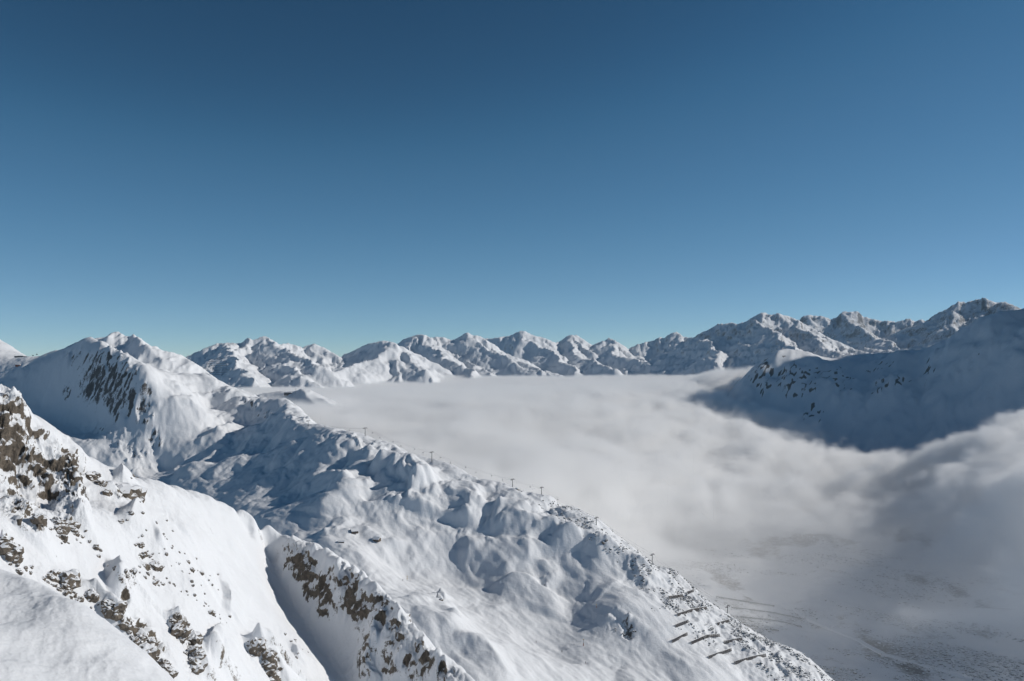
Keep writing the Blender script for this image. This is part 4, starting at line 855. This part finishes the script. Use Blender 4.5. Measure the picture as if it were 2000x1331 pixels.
me.from_pydata(np.stack([FL.X, FL.Y, FL.Z], -1).reshape(-1, 3).tolist(), [], qq.tolist())
fog = bpy.data.objects.new('fog_bank', me); col.objects.link(fog); fog['kind'] = 'stuff'
fog['label'] = 'sea of white cloud filling the valley between the ridges'

def gn_fog(o, mat, lo, hi, res, dens, zbot):
    t = bpy.data.node_groups.new('fog_volume', 'GeometryNodeTree')
    t.interface.new_socket('Geometry', in_out='INPUT', socket_type='NodeSocketGeometry')
    t.interface.new_socket('Geometry', in_out='OUTPUT', socket_type='NodeSocketGeometry')
    L = t.links.new
    gi = nd(t, 'NodeGroupInput'); go = nd(t, 'NodeGroupOutput')
    pos = nd(t, 'GeometryNodeInputPosition')
    def M(op, a, b=None, c=None, clamp=False):
        n = nd(t, 'ShaderNodeMath', operation=op, use_clamp=clamp)
        for i, x in enumerate((a, b, c)):
            if x is None: continue
            if isinstance(x, (int, float)): n.inputs[i].default_value = x
            else: L(x, n.inputs[i])
        return n.outputs[0]
    def noise(scale, stretch, det, rough=.55, dist=0., rot=0.):
        mp = nd(t, 'ShaderNodeVectorRotate'); mp.rotation_type = 'Z_AXIS'; L(pos.outputs[0], mp.inputs['Vector']); mp.inputs['Angle'].default_value = rot
        vm = nd(t, 'ShaderNodeVectorMath', operation='MULTIPLY'); L(mp.outputs[0], vm.inputs[0]); vm.inputs[1].default_value = stretch
        n = nd(t, 'ShaderNodeTexNoise'); L(vm.outputs[0], n.inputs['Vector']); n.inputs['Scale'].default_value = scale
        n.inputs['Detail'].default_value = det; n.inputs['Roughness'].default_value = rough; n.inputs['Distortion'].default_value = dist
        return M('SUBTRACT', n.outputs['Fac'], .5)
    rc = nd(t, 'GeometryNodeRaycast'); L(gi.outputs[0], rc.inputs['Target Geometry'])
    sx = nd(t, 'ShaderNodeSeparateXYZ'); L(pos.outputs[0], sx.inputs[0])
    cx = nd(t, 'ShaderNodeCombineXYZ'); L(sx.outputs[0], cx.inputs[0]); L(sx.outputs[1], cx.inputs[1]); cx.inputs[2].default_value = 4000
    L(cx.outputs[0], rc.inputs['Source Position']); rc.inputs['Ray Direction'].default_value = (0, 0, -1); rc.inputs['Ray Length'].default_value = 9000
    hs = nd(t, 'ShaderNodeSeparateXYZ'); L(rc.outputs['Hit Position'], hs.inputs[0])
    z = sx.outputs[2]; y = sx.outputs[1]; x = sx.outputs[0]
    n1 = noise(1/620., (1, 1.0, 1.6), 7, .60, .5, .5); n2 = noise(1/150., (1, .7, 1.4), 5, .62, .7, .5); n3 = noise(1/55., (1, .45, 1.2), 4, .65, .8, .9)
    # the broken eastern part of the cloud is more ragged than the calm western part
    az = M('DIVIDE', x, y)
    rag = nd(t, 'ShaderNodeMapRange'); rag.inputs['From Min'].default_value = .05; rag.inputs['From Max'].default_value = .38; rag.inputs['To Min'].default_value = .4; rag.inputs['To Max'].default_value = 1.; L(az, rag.inputs['Value'])
    far = nd(t, 'ShaderNodeMapRange'); far.inputs['From Min'].default_value = 3000; far.inputs['From Max'].default_value = 4500; far.inputs['To Min'].default_value = 1.; far.inputs['To Max'].default_value = .35; L(y, far.inputs['Value'])
    rg = M('MULTIPLY', rag.outputs[0], far.outputs[0])
    w = M('MULTIPLY', M('ADD', M('ADD', M('MULTIPLY', n1, 300.), M('MULTIPLY', n2, 170.)), M('MULTIPLY', n3, 165.)), rg)
    top = M('ADD', hs.outputs[2], w)
    soft = M('ADD', 24., M('MULTIPLY', rg, 16.))
    dt = M('DIVIDE', M('SUBTRACT', top, z), soft, clamp=True)
    zb = M('ADD', zbot, M('MULTIPLY', w, .5))
    db = M('DIVIDE', M('SUBTRACT', z, zb), 110., clamp=True)
    d = M('MULTIPLY', M('MULTIPLY', dt, dt), db)
    hole = M('ADD', 1., M('MULTIPLY', M('MULTIPLY', M('ADD', n2, n3), 4.), rg), clamp=False)
    hole = M('MAXIMUM', hole, 0.)
    thin = nd(t, 'ShaderNodeMapRange'); thin.inputs['From Min'].default_value = .60; thin.inputs['From Max'].default_value = .72; thin.inputs['To Min'].default_value = 1.; thin.inputs['To Max'].default_value = .17; L(az, thin.inputs['Value'])  # the added off-frame cloud is thinned so its shade stays partial
    d = M('MULTIPLY', M('MULTIPLY', M('MULTIPLY', d, hole), dens), thin.outputs[0])
    mist = M('MULTIPLY', M('DIVIDE', M('SUBTRACT', -300., z), 90., clamp=True), .0013)
    mist = M('MULTIPLY', mist, M('ADD', 1., M('MULTIPLY', n1, 1.6)))
    d = M('ADD', d, mist)
    d = M('MULTIPLY', d, rc.outputs['Is Hit'])
    vc = nd(t, 'GeometryNodeVolumeCube'); L(d, vc.inputs['Density'])
    vc.inputs['Min'].default_value = lo; vc.inputs['Max'].default_value = hi
    for i, k in enumerate(('Resolution X', 'Resolution Y', 'Resolution Z')): vc.inputs[k].default_value = res[i]
    sm = nd(t, 'GeometryNodeSetMaterial'); sm.inputs['Material'].default_value = mat
    L(vc.outputs[0], sm.inputs[0]); L(sm.outputs[0], go.inputs[0])
    md = o.modifiers.new('fog', 'NODES'); md.node_group = t

fm = bpy.data.materials.new('cloud'); fm.use_nodes = True; t = fm.node_tree; t.nodes.clear()
pv = nd(t, 'ShaderNodeVolumePrincipled'); ou = nd(t, 'ShaderNodeOutputMaterial'); t.links.new(pv.outputs[0], ou.inputs['Volume'])
pv.inputs['Color'].default_value = (1, 1, 1, 1); pv.inputs['Density'].default_value = 1.0; pv.inputs['Anisotropy'].default_value = 0.0
me.materials.append(fm)
gn_fog(fog, fm, (-1500, 1100, -520), (3400, 6700, 20), (460, 530, 60), .03, -400.)

# ------------------------------------------------------------ aerial haze
me = bpy.data.meshes.new('haze'); hx, y0, y1, z0, z1 = 15000, -1500, 15500, -903, 820
me.from_pydata([(-hx, y0, z0), (hx, y0, z0), (hx, y1, z0), (-hx, y1, z0), (-hx, y0, z1), (hx, y0, z1), (hx, y1, z1), (-hx, y1, z1)], [], [(0, 3, 2, 1), (4, 5, 6, 7), (0, 1, 5, 4), (1, 2, 6, 5), (2, 3, 7, 6), (3, 0, 4, 7)])
hz = bpy.data.objects.new('haze', me); col.objects.link(hz); hz['kind'] = 'stuff'; hz['label'] = 'thin blue haze over the mountains'
hm = bpy.data.materials.new('haze'); hm.use_nodes = True; t = hm.node_tree; t.nodes.clear()
pv = nd(t, 'ShaderNodeVolumePrincipled'); ou = nd(t, 'ShaderNodeOutputMaterial'); t.links.new(pv.outputs[0], ou.inputs['Volume'])
pv.inputs['Color'].default_value = (.55, .78, 1, 1); pv.inputs['Density'].default_value = 1.5e-5; pv.inputs['Anisotropy'].default_value = 0.0
me.materials.append(hm)
